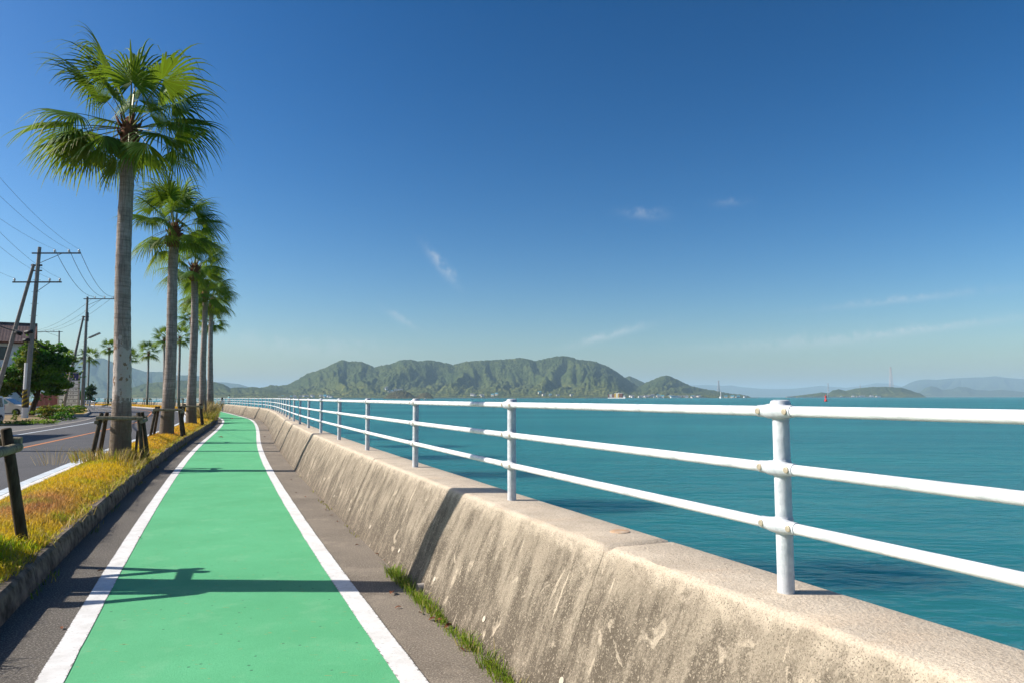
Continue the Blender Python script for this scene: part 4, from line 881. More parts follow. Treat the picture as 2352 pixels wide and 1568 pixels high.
# ------------------------------------------------------------------ utility poles and lines
def pole(bpx, bpy_, Y, tpx, tpy, r0, r1, strut=None, zb=0.0):
    b = dep(bpx, bpy_, Y); b.z = zb; t = dep(tpx, tpy, Y); t.x = b.x + (t.x - b.x); H = t.z - zb
    root = empty('utility_pole', b); M_ = MB(); M_.tube([(0, 0, -.2), ((t.x - b.x) * .5, 0, H * .5), (t.x - b.x, 0, H)], [r0, (r0 + r1) / 2, r1], 14); M_.build('pole', POLE, root, True, True, 50)
    if strut:
        s0, s1 = strut; M_ = MB(); M_.tube([s0 - b, s1 - b], [r0 * .85, r1 * .9], 12); M_.build('brace_pole', POLE, root, True, True, 50)
        e = s1 - b; M_ = MB(); M_.box((e.x + .25, e.y, e.z - .1), (.9, .12, .14)); M_.box((e.x + .25, e.y, e.z - .55), (.9, .1, .1)); M_.build('bracket', STEELD, root)
    S = MB()
    for i in range(14):
        z = H * (.42 + .035 * i); x = (t.x - b.x) * z / H; S.tube([(x - .33, 0, z), (x + .33, 0, z)] if i % 2 else [(x, -.3, z), (x, .3, z)], .014, 5)
    S.build('climbing_step', STEELD, root)
    return root, b, H, Vector((t.x - b.x, 0, H))
def arm(root, c, x0, x1, dy=0.0, ins=(), sag=0):
    M_ = MB(); M_.box(((x0 + x1) / 2 + c.x, c.y - .16, c.z), (x1 - x0, .09, .11)); M_.tube([(c.x, c.y - .12, c.z - .9), (c.x + (x1 if abs(x1) > abs(x0) else x0) * .55, c.y - .14, c.z - .04)], .025, 5); M_.build('crossarm', STEELD, root)
    pts = []
    for x in ins:
        I = MB(); I.lathe([(.05, .05), (.05, .12), (.10, .15), (.07, .2), (.10, .24), (.06, .3), (.03, .33)], 8, (c.x + x, c.y - .16, c.z)); I.build('insulator', PORC, root, True); pts.append(Vector((c.x + x, c.y - .16, c.z + .33)))
    return pts
YA = 58.0
sa0 = dep(-24, 958, YA); sa0.z = 0; sa1 = dep(77.6, 607, YA)
PA, bA, HA, tA = pole(56, 957, YA, 91, 568, .235, .13, (sa0, sa1)); tag(PA, 'big concrete utility pole with leaning brace, two crossarms and striped guard beside the round tree', 'utility pole', 'utility poles along the road')
ia = arm(PA, tA + Vector((0, 0, -.55)), -.5, 3.6, ins=(1.4, 2.6, 3.45)); ib = arm(PA, tA + Vector((-.1, 0, -3.0)), -1.9, 2.2, ins=(-1.75, 1.2, 2.05))
M_ = MB()
M_.tube([(.02, 0, .95), (.02, 0, 2.35)], .262, 16); g0 = M_.build('guard_sleeve', BLKGUARD, PA, True, True, 50)
M_ = MB()
for i in range(4):
    z0 = .98 + i * .36; pts = [Vector((.02 + .268 * math.cos(a), .268 * math.sin(a), z0 + .36 * (a + 2.2) / 2.2)) for a in np.linspace(-2.2, .0, 12)]
    M_ = MB()
    for p_, q_ in zip(pts[:-1], pts[1:]): M_.add([p_, q_, q_ + Vector((0, 0, .14)), p_ + Vector((0, 0, .14))], [(0, 1, 2, 3)])
    M_.build('stripe', YELGUARD, g0)

M_ = MB(); M_.tube([(.03, 0, .0), (.03, 0, .9)], .252, 16); M_.build('sleeve', STUCCO, PA, True, True, 50); M_ = MB(); M_.tube([(.03, 0, 2.42), (.05, 0, 4.6)], .245, 16); M_.build('sleeve', STUCCO, PA, True, True, 50)
M_ = MB(); zc = HA * .49; M_.tube([(-1.0, -.2, zc + .15), (-.5, -.2, zc - .05)], .17, 10); M_.tube([(-.1, -.3, zc + .05), (.5, -.3, zc + .15)], .15, 10); M_.tube([(-.2, -.3, zc - .6), (.25, -.3, zc - .55)], .14, 10); M_.build('cable_closure', BLACKC, PA, True)
YB = 92.0
sb0 = dep(144, 942, YB); sb0.z = .1; sb1 = dep(192, 726, YB)
PB, bB, HB, tB = pole(189, 940, YB, 201, 682, .24, .13, (sb0, sb1), .1); tag(PB, 'second concrete utility pole with leaning brace, standing beside the tall sign', 'utility pole', 'utility poles along the road')
ic = arm(PB, tB + Vector((0, 0, -.3)), -.4, 3.7, ins=(1.1, 2.4, 3.55))
lamp = MB(); lz = HB * .62; lamp.tube([(0, -.1, lz - .3), (.5, -.6, lz), (1.0, -.8, lz + .2)], .04, 6); lamp.build('lamp_arm', STEELD, PB); lm = MB(); lm.box((1.65, -.8, lz + .45), (1.5, .3, .18), Matrix.Rotation(-.42, 3, 'Y')); lm.build('street_lamp_head', SIGNF, PB)
M_ = MB(); M_.tube([(.05, 0, HB * .78), (.03, 0, HB * .86)], [.2, .2], 10); M_.build('cable_closure', STEELD, PB)
YC = 138.0
PC, bC, HC, tC = pole(133, 940, YC, 136, 760, .2, .12); tag(PC, 'farthest utility pole rising behind the round tree, its crossarm reaching left', 'utility pole', 'utility poles along the road')
ie = arm(PC, tC + Vector((0, 0, -.2)), -4.6, .8, ins=(-4.4, -2.6, -1.0))
# the next pole towards the camera, outside the frame: carries the lines and shades the path
PD = empty('utility_pole', (-22.5, 22.7, 0)); M_ = MB(); M_.tube([(0, 0, -.2), (0, 0, 14)], [.2, .11], 12); M_.build('pole', POLE, PD, True, True, 50); tag(PD, 'utility pole outside the picture nearest the camera carrying the overhead lines', 'utility pole', 'utility poles along the road')
iD = arm(PD, Vector((0, 0, 13.4)), -1.8, 1.8, ins=(-1.6, .6, 1.6)); iD2 = arm(PD, Vector((0, 0, 11.4)), -1.8, 1.8, ins=(-1.6, .6, 1.6))
def wire(a, b, sag, lb, r=.022, n=16):
    pts = [a.lerp(b, t) - Vector((0, 0, sag * 4 * t * (1 - t))) for t in np.linspace(0, 1, n)]
    M_ = MB(); M_.tube(pts, r, 5); tag(M_.build('power_line', BLACKC), lb, 'power line', 'overhead lines')
oA, oB, oC, oD = (Vector(q.location) for q in (PA, PB, PC, PD))
for k in range(3):
    wire(oA + ia[k], oB + ic[k], 1.1, 'bare overhead line between the big pole and the second pole', .02)
    wire(oB + ic[k], oC + ie[k], .8, 'thin overhead line between the second pole and the farthest pole', .018)
    wire(oD + iD[k], oA + ia[k], .9, 'bare overhead line from the picture edge to the top arm of the big pole', .008)
    wire(oD + iD2[k], oA + ib[k], .9, 'overhead line from the picture edge to the lower arm of the big pole', .008)
    wire(oC + ie[k], oC + ie[k] + Vector((-60, 26, -1)), 1.2, 'thin overhead line leaving the farthest pole behind the tree', .018)
zc = HA * .49
wire(oA + Vector((0, -.3, zc)), oB + Vector((0, -.2, HB * .50)), 1.0, 'thick black cable strung from the closures to the second pole, upper of the pair', .055)
wire(oA + Vector((0, -.3, zc - .6)), oB + Vector((0, -.2, HB * .46)), 1.3, 'black cable strung from the closures to the second pole, lower of the pair', .04)
wire(oD + Vector((0, 0, 8.2)), oA + Vector((-.6, -.2, zc + .1)), .8, 'thick black cable from the picture edge to the closures on the big pole', .045)
wire(oB + Vector((0, 0, HB * .5)), oC + Vector((0, 0, HC * .45)), 1.0, 'sagging cable between the second pole and the farthest pole', .035)

# ------------------------------------------------------------------ sign of the car dealer
ys = 96.0; w0_, w1_ = dep(135.5, 900, ys), dep(181, 900, ys); zt = dep(158, 856, ys).z; zl = dep(158, 933, ys).z
W = w1_.x - w0_.x; sx = (w0_.x + w1_.x) / 2; sign = empty('dealer_sign', (sx, ys, 0), R(0), 'tall dealer signboard, navy emblem panel over seven white name panels', 'sign')
for x in (-W / 2, W / 2):
    M_ = MB(); M_.box((x, 0, zt / 2 + .05), (.16, .2, zt + .2)); M_.build('frame_post', SIGNF, sign)
M_ = MB(); M_.box((0, 0, zt + .09), (W - .17, .19, .14)); M_.build('frame_rail', SIGNF, sign)
Ht = zt - zl; ph = Ht * .215; iw = W - .18
M_ = MB(); M_.box((0, 0, zt - ph / 2), (iw, .14, ph)); navy = M_.build('emblem_panel', SIGNB, sign)
def text(body, size, loc, mat, parent, name='lettering', ext=.006, sx_=1.0):
    cu = bpy.data.curves.new(name, 'FONT'); cu.body = body; cu.size = size; cu.align_x = 'CENTER'; cu.align_y = 'CENTER'; cu.extrude = ext; cu.offset = size * .012
    t = bpy.data.objects.new(name, cu); COL.objects.link(t); dg = bpy.context.evaluated_depsgraph_get(); me = bpy.data.meshes.new_from_object(t.evaluated_get(dg)); bpy.data.objects.remove(t)
    me.materials.clear(); o = link_mesh(name, me, mat, parent); o.location = loc; o.rotation_euler = (PI / 2, 0, 0); o.scale = (sx_, 1, 1); return o
text('SUBARU', .38, (.12, -.085, zt - ph * .83), PURW, navy, sx_=1.15)
M_ = MB(); el = [Vector((.62 * math.cos(a), -.085, zt - ph * .40 + .27 * math.sin(a))) for a in np.linspace(0, 2 * PI, 33)]; M_.tube(el, .035, 6, 0, False)
def star(cx, cz, r):
    pts = [];
    for i in range(8): q = r if i % 2 == 0 else r * .35; pts.append((cx + q * math.cos(i * PI / 4), cz + q * math.sin(i * PI / 4)))
    M_.prism(pts, -.10, -.072)
for cx, cz, r in ((-.33, .06, .13), (.0, .09, .08), (.17, .10, .08), (.30, -.03, .08), (.12, -.12, .08), (-.06, -.10, .08)): star(cx, zt - ph * .40 + cz, r)
M_.build('emblem', YEL, navy)
rows = ['ひろう商会', 'レガシィ', 'インプレッサ', 'フォレスター', 'デックス', 'ステラ・R2', 'プレオ']
rh = (Ht - ph) / 7
for i, tx in enumerate(rows):
    zc_ = zt - ph - rh * (i + .5); M_ = MB(); M_.box((0, 0, zc_), (iw, .12, rh - .07)); pn = M_.build('name_panel', SIGNW, sign)
    text(tx, .33 if i else .27, (.08, -.072, zc_), INK, pn, sx_=1.12 if i else 1.0)
M_ = MB(); M_.box((0, .04, zl + (Ht - ph) / 2), (iw, .05, Ht - ph)); M_.build('back_board', INK, sign)
# raised bed under the sign and second pole
def bed(pxs, lb, name, z, mat, top):
    pts = [plan(a, b, 0) for a, b in pxs]; M_ = MB(); n = len(pts)
    M_.add([(p.x, p.y, -.05) for p in pts] + [(p.x, p.y, z) for p in pts], [tuple(range(n, 2 * n))] + [(i, (i + 1) % n, (i + 1) % n + n, i + n) for i in range(n)])
    cx = sum(p.x for p in pts) / n; cy = sum(p.y for p in pts) / n
    M_.add([(p.x + (cx - p.x) * .06, p.y + (cy - p.y) * .06, z + .006) for p in pts], [tuple(range(n))], 1)
    o = M_.build(name, [mat, top]); tag(o, kind='structure'); return o
bed([(128, 957), (168, 957), (196, 954), (206, 948), (200, 937), (60, 936), (60, 940)], '', 'kerbed_island', .16, CONC, SOIL)
bed([(-260, 985), (40, 975), (120, 968), (140, 960), (150, 957), (118, 954), (60, 952), (-260, 955)], '', 'verge', .05, DRYGND, DRYGND)

# maroon sheet fence, white pipe guards
def seg_thing(name, a, b, lb, cat): return None
fa, fb = dep(79, 940, 103), dep(137, 940, 101)
root = empty('sheet_fence', (fa.x, fa.y, 0), math.atan2(fb.y - fa.y, fb.x - fa.x), 'maroon corrugated sheet fence behind the round tree', 'fence'); Lf = (fb - fa).length; M_ = MB()
xs = np.linspace(0, Lf, 81); Pf = [(x, .04 * (1 if (i // 2) % 2 else -1)) for i, x in enumerate(xs)]
for (x0, y0), (x1, y1) in zip(Pf[:-1], Pf[1:]): M_.add([(x0, y0, 0), (x1, y1, 0), (x1, y1, 2.35), (x0, y0, 2.35)], [(0, 1, 2, 3)])
M_.build('sheet', MAROON, root); M_ = MB(); M_.box((Lf / 2, .02, 2.37), (Lf, .12, .06)); M_.build('top_rail', MAROON, root)
def pipe_guard(p0, p1, h, bars, posts, lb, r=.035):
    d = p1 - p0; root = empty('pipe_guard', p0, math.atan2(d.y, d.x), lb, 'guard rail', 'white pipe guards by the sign'); L = math.hypot(d.x, d.y)
    for i in range(posts): M_ = MB(); x = L * i / (posts - 1); M_.tube([(x, 0, -.05), (x, 0, h)], r, 8); M_.build('post', GUARDW, root, True)
    for z in bars: M_ = MB(); M_.tube([(-.03, 0, h * z), (L + .03, 0, h * z)], r, 8); M_.build('bar', GUARDW, root, True)
q0, q1 = plan(81, 951), plan(116, 947); pipe_guard(q0, q1, .75, (1, .55), 4, 'low white pipe guard between the round tree and the low shrubs', .05)
q0, q1 = dep(184, 938, 99), dep(209, 938, 100); q0.z = q1.z = .1; pipe_guard(q0, q1, 1.25, (1, .68, .36), 6, 'white pipe guard with three bars behind the second pole', .045)
q0, q1 = dep(209, 940, 100), dep(216, 941, 92); q0.z = q1.z = .1; pipe_guard(q0, q1, 1.1, (1, .5), 3, 'short white pipe guard turning the corner right of the second pole', .04)

# ------------------------------------------------------------------ round trees, bushes
def crown_mesh(rx, ry, rz, n, lsz, seed, cols, nb=46, shell=.62):
    g = np.random.default_rng(seed); C = []
    while len(C) < nb:
        p = g.uniform(-1, 1, 3); r = np.linalg.norm(p)
        if shell < r < 1 and p[2] > -.9: C.append(p)
    C = np.array(C); rad = g.uniform(.26, .40, nb); k = g.integers(0, nb, n); d = g.normal(size=(n, 3)); d /= np.linalg.norm(d, axis=1)[:, None]; d[:, 2] = np.abs(d[:, 2]) * .8 + d[:, 2] * .2
    p = C[k] + d * (rad[k] * g.uniform(.55, 1.05, n))[:, None]; n_in = int(n * .18); p[:n_in] = g.normal(0, .38, (n_in, 3))
    p = p * np.array([rx, ry, rz]); s = lsz * g.uniform(.6, 1.3, n); a = g.normal(size=(n, 3)); a /= np.linalg.norm(a, axis=1)[:, None]; b = np.cross(a, g.normal(size=(n, 3))); b /= np.linalg.norm(b, axis=1)[:, None]
    V = np.zeros((n, 4, 3)); V[:, 0] = p - a * s[:, None]; V[:, 1] = p - b * s[:, None] * .5; V[:, 2] = p + a * s[:, None]; V[:, 3] = p + b * s[:, None] * .5
    me = np_mesh('crown', V.reshape(-1, 3), np.arange(n * 4).reshape(n, 4)); tone = g.integers(0, len(cols), nb); c = np.array(cols)[tone[k]] * g.uniform(.7, 1.25, n)[:, None]; cattr(me, 'Col', np.repeat(c, 4, 0)); return me
TG = [(.055, .165, .010), (.09, .215, .014), (.04, .115, .010), (.15, .27, .016)]
YLEAF = [(.10, .16, .015), (.14, .19, .02), (.06, .12, .012), (.18, .20, .02)]
def tree(name, loc, parts, trunk, lb, cat, group=None, cols=TG):
    root = empty(name, loc, 0, lb, cat, group); M_ = MB()
    for pts, rr in trunk: M_.tube(pts, rr, 9)
    M_.build('trunk', BRANCH, root, True)
    for i, (c, rx, ry, rz, n, ls, cl) in enumerate(parts):
        o = link_mesh('crown', crown_mesh(rx, ry, rz, n, ls, 50 + i + int(loc[0] * 3) % 97, cl), TREELEAF, root); o.location = c
    return root
tb = dep(74, 952, 66)
tree('round_tree', (tb.x, 66, 0), [((.6, 0, 4.05), 2.75, 2.6, 2.4, 15000, .19, TG + [(.10, .19, .016)])], [([(-.1, 0, -.1), (.05, 0, .9), (.35, 0, 1.7), (.5, 0, 2.6), (.5, 0, 4.5)], [.27, .24, .22, .16, .05]), ([(.3, 0, 1.8), (-.6, .2, 3), (-1.3, .3, 4.4)], [.14, .09, .03]), ([(.45, 0, 2.3), (1.3, -.2, 3.2), (1.9, -.2, 4.4)], [.12, .08, .03])],
     'dense dark green round-clipped tree behind the big utility pole', 'tree', 'clipped trees by the car lot')
tb2 = dep(16, 950, 63)
tree('round_tree', (tb2.x, 63, 0), [((-.5, 0, 3.2), 2.2, 2.0, 1.2, 5200, .15, YLEAF + TG), ((1.5, .3, 4.9), .9, 1.0, 1.7, 1700, .14, YLEAF), ((.2, -.9, 2.15), .7, .6, .38, 500, .12, YLEAF)], [([(1.45, .3, -.1), (1.4, .3, 1.4), (1.0, .2, 3), (1.2, .2, 5.2)], [.17, .14, .11, .03]), ([(1.4, .3, 1.5), (.6, .1, 2.4), (-.5, 0, 3.2)], [.11, .08, .03])],
     'lighter yellow-green tree at the picture edge beside the dark round tree', 'tree', 'clipped trees by the car lot')
def bush(loc, r, n, ls, cols, lb, seed, name='bush', sq=.7):
    root = empty(name, loc, 0, lb, 'bush', 'low shrubs by the sign'); link_mesh('foliage', crown_mesh(r[0], r[1], r[2], n, ls, seed, cols, 26, .4), TREELEAF, root).location = (0, 0, r[2] * .75)
q = plan(126, 953); bush((q.x, q.y, .05), (1.5, 1.0, .55), 1300, .10, TG, 'dark clipped dome shrub left of the foot of the sign', 1)
q = plan(173, 951); bush((q.x, q.y, .1), (1.2, .8, .45), 900, .10, TG, 'small dark shrub in front of the signboard', 2)
q = plan(118, 962); bush((q.x, q.y, .0), (1.5, .9, .6), 1300, .11, YLEAF + [(.22, .16, .03)], 'yellowing straggly shrub at the road verge', 3)
q = plan(145, 965); bush((q.x, q.y, .0), (.9, .6, .35), 500, .09, TG, 'small low green shrub at the tip of the verge', 4)
q = plan(33, 966); bush((q.x, q.y, .0), (.22, .2, .5), 130, .08, YLEAF, 'thin yellow-green sapling before the silver van', 5)
q = plan(88, 973); bush((q.x, q.y, .03), (1.3, .5, .16), 500, .07, [(.14, .26, .02), (.2, .3, .03)], 'bright green weed patch on the verge, right of the pole', 6)
q = plan(52, 974); bush((q.x, q.y, .03), (1.2, .5, .12), 450, .07, [(.14, .26, .02), (.2, .3, .03)], 'bright green weed patch on the verge at the foot of the pole', 7)
b = dep(206, 920, 145); tree('conical_tree', (b.x, 145, 0), [((0, 0, 2.2), 1.15, 1.1, 2.1, 1500, .2, [(.02, .055, .012), (.03, .07, .012)])], [([(0, 0, -.1), (0, 0, 3)], [.2, .1])], 'dark dense evergreen behind the second pole on the bend', 'tree')
b = dep(183, 920, 130); tree('small_tree', (b.x, 130, 0), [((0, 0, 1.6), .9, .9, 1.2, 900, .16, TG)], [([(0, 0, -.1), (0, 0, 2.5)], [.15, .08])], 'mid green bushy tree between the sign and the second pole', 'tree')

# ------------------------------------------------------------------ house
hA = dep(85, 747, 85); hdir = Vector((-.84, -.54, 0)); gdir = Vector((-.54, .84, 0)); ang = math.atan2(gdir.y, gdir.x) - PI / 2
house = empty('house', (hA.x, hA.y, 0), ang, 'white two-storey house with brown tiled roof behind the trees', 'house')     # local x: along the ridge to the right (-hdir), local y: gdir
Rz = hA.z; Ez = 8.15; hw = 3.7; LH = 16.0
M_ = MB(); M_.prism([(-hw + .75, 0), (hw - .75, 0), (hw - .75, Ez - .1), (0, Rz - .55), (-hw + .75, Ez - .1)], -LH + .8, -1.0, 0, Matrix.Rotation(-PI / 2, 4, 'Z') @ Matrix.Scale(-1, 4, (1, 0, 0)) if False else Matrix(((0, 1, 0, 0), (1, 0, 0, 0), (0, 0, 1, 0), (0, 0, 0, 1))))
M_.build('wall', STUCCO, house)
def roof_side(sg):
    nx, ny = 170, 56; V = []; sl = math.hypot(hw, Rz - Ez)
    for j in range(ny + 1):
        t = j / ny; row = t * 14; st = (row - math.floor(row)) * .05 if j < ny else .05
        for i in range(nx + 1):
            x = -LH + LH * i / nx; wv = .035 * abs(math.sin(math.pi * (LH * i / nx) / .30)); V.append((x, sg * hw * t, Rz + (Ez - Rz) * t + wv + st))
    Fq = [(j * (nx + 1) + i, j * (nx + 1) + i + 1, (j + 1) * (nx + 1) + i + 1, (j + 1) * (nx + 1) + i) for j in range(ny) for i in range(nx)]
    return np_mesh('roof_slope', V, Fq)
rf = empty
M_ = MB(); M_.tube([(-LH, 0, Rz + .08), (.05, 0, Rz + .08)], .13, 8); roof = M_.build('roof', TILE, house, True)
for sg in (-1, 1):
    link_mesh('roof_slope', roof_side(sg), TILE, roof)
    B2 = MB(); th = .16
    B2.add([(x, sg * y, z) for x in (-LH, -.02) for y, z in ((0, Rz - .03), (hw, Ez - .03), (hw, Ez - .03 - th), (0, Rz - .03 - th))], [(0, 1, 2, 3), (7, 6, 5, 4), (0, 4, 5, 1), (1, 5, 6, 2), (2, 6, 7, 3), (3, 7, 4, 0)]); B2.build('soffit', BROWNW, roof)
    B2 = MB(); B2.add([(x, sg * y, z) for x in (-.02, .05) for y, z in ((0, Rz + .05), (hw + .05, Ez + .05), (hw + .05, Ez - .30), (0, Rz - .30))], [(0, 1, 2, 3), (7, 6, 5, 4), (0, 4, 5, 1), (1, 5, 6, 2), (2, 6, 7, 3), (3, 7, 4, 0)]); B2.build('bargeboard', BROWNW, roof)
B2 = MB(); B2.tube([(-LH, -hw - .08, Ez - .06), (.0, -hw - .08, Ez - .06)], .07, 8); B2.build('gutter', BROWNW, roof)
fy = -(hw - .75)
for x, wd in ((-3.2, 1.0), (-5.6, 2.0), (-8.6, 1.8), (-12, 1.8)):
    M_ = MB(); M_.box((x, fy - .03, Ez - 1.25), (wd + .16, .10, 1.5)); wf = M_.build('window', BROWNW, house)
    M_ = MB(); M_.box((x, fy - .075, Ez - 1.25), (wd, .04, 1.34)); M_.build('pane', DARKGL, wf)
# single-storey neighbour outside the frame on the left whose shadow falls over the road
n2 = empty('shop_building', (-32.6, 28.6, 0), .32, 'low flat-roofed building outside the picture left of the road', 'building')
M_ = MB(); M_.box((0, 0, 3.1), (7.0, 6.4, 6.2)); M_.build('wall', STUCCO, n2); M_ = MB(); M_.box((0, 0, 6.32), (7.6, 7.0, .24)); M_.build('roof', POLE, n2)
for y in (-1.8, 1.6): M_ = MB(); M_.box((3.53, y, 2), (.08, 1.6, 2.2)); M_.build('window', DARKGL, n2)

# ------------------------------------------------------------------ cars
def wheel(parent, x, y, r, wd=.2):
    M_ = MB(); T = Matrix.Rotation(PI / 2, 4, 'X'); n = 24
    pr = [(r * .62, -wd / 2), (r * .93, -wd / 2), (r, -wd * .35), (r, wd * .35), (r * .93, wd / 2), (r * .62, wd / 2)]
    M_.lathe(pr, n); M_.v = [tuple(T @ Vector(v)) for v in M_.v]; ty = M_.build('wheel', RUBBER, parent, True, True, 40); ty.location = (x, y, r)
    M_ = MB(); sg = 1 if y > 0 else -1; M_.lathe([(r * .63, -.02), (r * .63, .02), (r * .56, .035), (r * .50, .02)], n)
    for k in range(5):
        a = k * 2 * PI / 5; M_.box((r * .30 * math.cos(a), r * .30 * math.sin(a), .03), (r * .55, r * .16, .03), Matrix.Rotation(a, 3, 'Z'))
    M_.lathe([(r * .14, 0), (r * .14, .05)], 12); Rm = Matrix.Rotation(-PI / 2 * sg, 4, 'X'); M_.v = [tuple(Rm @ Vector(v)) for v in M_.v]; rim = M_.build('rim', ALLOY, ty); rim.location = (0, sg * wd * .40, 0)
def car(loc, rz, body, cabin, w, wheels, r, paint, glass, lb, windows, screen, mirror, lights):
    root = empty('parked_van', loc, rz, lb, 'van', None)
    M_ = MB(); n = len(body); hwid = w / 2
    prof = [(-hwid, 0.06), (-hwid, 0), (hwid, 0), (hwid, .06)]
    # lower body: side outline lofted across the width with rounded shoulders
    cs = [(-1.0, .965), (-.965, 1.0), (.965, 1.0), (1.0, .965)]; cx = sum(p[0] for p in body) / n; cz = sum(p[1] for p in body) / n
    V = [];
    for yy, k in cs: V += [Vector((cx + (x - cx) * (.992 if k < 1 else 1), yy * hwid, cz + (z - cz) * k)) for x, z in body]
    fs = [tuple(range(n)), tuple(range(4 * n - 1, 3 * n - 1, -1))] + [(j * n + i, (j + 1) * n + i, (j + 1) * n + (i + 1) % n, j * n + (i + 1) % n) for j in range(3) for i in range(n)]
    M_.add(V, fs); bo = M_.build('body', paint, root, True, True, 25)
    M_ = MB(); m_ = len(cabin); zb_ = min(z for _, z in cabin); zt_ = max(z for _, z in cabin); V = []
    for sg in (-1, 1): V += [Vector((x, sg * hwid * (.985 - .14 * (z - zb_) / (zt_ - zb_)), z)) for x, z in cabin]
    M_.add(V, [tuple(range(m_)), tuple(range(2 * m_ - 1, m_ - 1, -1))] + [(i, i + m_, (i + 1) % m_ + m_, (i + 1) % m_) for i in range(m_)]); M_.build('cabin', paint, root)
    ya = lambda z: hwid * (.985 - .14 * (z - zb_) / (zt_ - zb_)) + .012
    for poly in windows:
        for sg in (-1, 1):
            M_ = MB(); M_.add([(x, sg * ya(z), z) for x, z in poly] + [(x, sg * (ya(z) - .02), z) for x, z in poly], [tuple(range(len(poly))), tuple(range(2 * len(poly) - 1, len(poly) - 1, -1))] + [(i, i + len(poly), (i + 1) % len(poly) + len(poly), (i + 1) % len(poly)) for i in range(len(poly))]); M_.build('side_window', glass, root)
    (x0, z0), (x1, z1) = screen; d = Vector((x1 - x0, 0, z1 - z0)).normalized(); nn = Vector((d.z, 0, -d.x)); nn = nn if nn.x > 0 else -nn
    M_ = MB(); P = [Vector((x0, sg * (ya(z0) - .1), z0)) for sg in (-1, 1)] + [Vector((x1, sg * (ya(z1) - .1), z1)) for sg in (1, -1)]; M_.add([p + nn * .015 for p in P] + [p - nn * .01 for p in P], [(0, 1, 2, 3), (7, 6, 5, 4)] + [(i, i + 4, (i + 1) % 4 + 4, (i + 1) % 4) for i in range(4)]); M_.build('windscreen', CLEARG, root)
    for x in wheels:
        for sg in (-1, 1):
            M_ = MB(); A = [(x + (r + .07) * math.cos(a), r + (r + .07) * math.sin(a)) for a in np.linspace(-.15, PI + .15, 16)]; M_.prism(A, sg * hwid * .96, sg * (hwid + .006)); M_.build('wheel_arch', BLKPL, root); wheel(root, x, sg * (hwid - .06), r)
    for sg in (-1, 1):
        M_ = MB(); x, z = mirror; M_.box((x, sg * (hwid + .13), z), (.14, .22, .18), None, 0, .85); M_.tube([(x, sg * hwid * .93, z - .06), (x, sg * (hwid + .08), z - .04)], .03, 6); M_.build('side_mirror', BLKPL if paint == WHITEC else paint, root)
        M_ = MB(); (lx, lz, lh) = lights; M_.box((lx, sg * hwid * .74, lz), (.16, .36, lh), None, 0, .9); M_.build('headlight', LAMPG, root)
        M_ = MB(); M_.box((min(p[0] for p in body) - .0, sg * hwid * .84, 1.0), (.08, .18, .45)); M_.build('tail_light', REDL, root)
    fx = max(p[0] for p in body)
    M_ = MB(); M_.box((fx - .02, 0, .42), (.14, w * .9, .2)); M_.build('bumper_grille', BLKPL, root)
    return root
vb = dep(56, 950, 68)
body = [(2.15, .32), (2.18, .62), (2.05, .86), (1.5, 1.02), (.95, 1.1), (-2.1, 1.12), (-2.22, .9), (-2.2, .35), (-1.8, .24), (1.8, .24)]
cabin = [(1.2, 1.06), (.15, 1.70), (-.1, 1.76), (-1.6, 1.76), (-2.0, 1.65), (-2.15, 1.08)]
car((vb.x - 2.15, 68.5, 0), .12, body, cabin, 1.72, (1.38, -1.38), .31, SILVER, TINT, 'silver minivan facing the utility pole under the trees', [[(.80, 1.14), (.12, 1.62), (-.55, 1.64), (-.55, 1.14)], [(-.65, 1.14), (-.65, 1.64), (-1.6, 1.64), (-1.95, 1.14)]], ((1.14, 1.10), (.20, 1.68)), (.75, 1.18), (2.02, .74, .2))
body = [(1.68, .32), (1.70, .75), (1.62, .98), (1.35, 1.05), (-1.6, 1.08), (-1.68, .8), (-1.66, .3), (-1.4, .22), (1.4, .22)]
cabin = [(1.55, 1.0), (1.05, 1.78), (.85, 1.84), (-1.45, 1.84), (-1.62, 1.7), (-1.66, 1.03)]
wv = dep(12.5, 950, 43)
rzv = -PI / 2 + .22
car((wv.x - 2.85, 44.6, 0), rzv, body, cabin, 1.46, (1.15, -1.15), .28, WHITEC, DARKGL, 'small white van cut off by the picture edge, black side mirror showing', [[(1.05, 1.12), (.85, 1.70), (.05, 1.72), (.05, 1.12)], [(-.05, 1.12), (-.05, 1.72), (-1.35, 1.72), (-1.5, 1.12)]], ((1.53, 1.06), (1.10, 1.74)), (1.15, 1.15), (1.6, .80, .26))

# ------------------------------------------------------------------ people
SKIN = simple('skin', (.52, .34, .25), (.46, .29, .21), 8, .6); HAIR = simple('black_hair', (.014, .011, .010), (.008, .007, .006), 30, .6); SHIRT = simple('white_shirt', (.75, .76, .80), (.66, .67, .72), 5, .85); JEANS = simple('blue_jeans', (.045, .085, .20), (.03, .06, .14), 8, .9); MINT = simple('mint_shirt', (.36, .74, .70), (.28, .64, .62), 5, .85); GREYP = simple('pale_trousers', (.55, .55, .57), (.45, .45, .47), 5, .85); SHOE = simple('dark_shoes', (.03, .028, .03), (.02, .02, .02), 5, .7)
def skin_mesh(joints, edges, radii, sub=2):
    me = bpy.data.meshes.new('body'); me.from_pydata(joints, edges, []); o = bpy.data.objects.new('body', me); COL.objects.link(o)
    m1 = o.modifiers.new('s', 'SKIN'); m2 = o.modifiers.new('u', 'SUBSURF'); m2.levels = m2.render_levels = sub
    for i, rr in enumerate(radii): me.skin_vertices[0].data[i].radius = rr if hasattr(rr, '__len__') else (rr, rr)
    me.skin_vertices[0].data[0].use_root = True
    dg = bpy.context.evaluated_depsgraph_get(); out = bpy.data.meshes.new_from_object(o.evaluated_get(dg)); bpy.data.objects.remove(o); return out
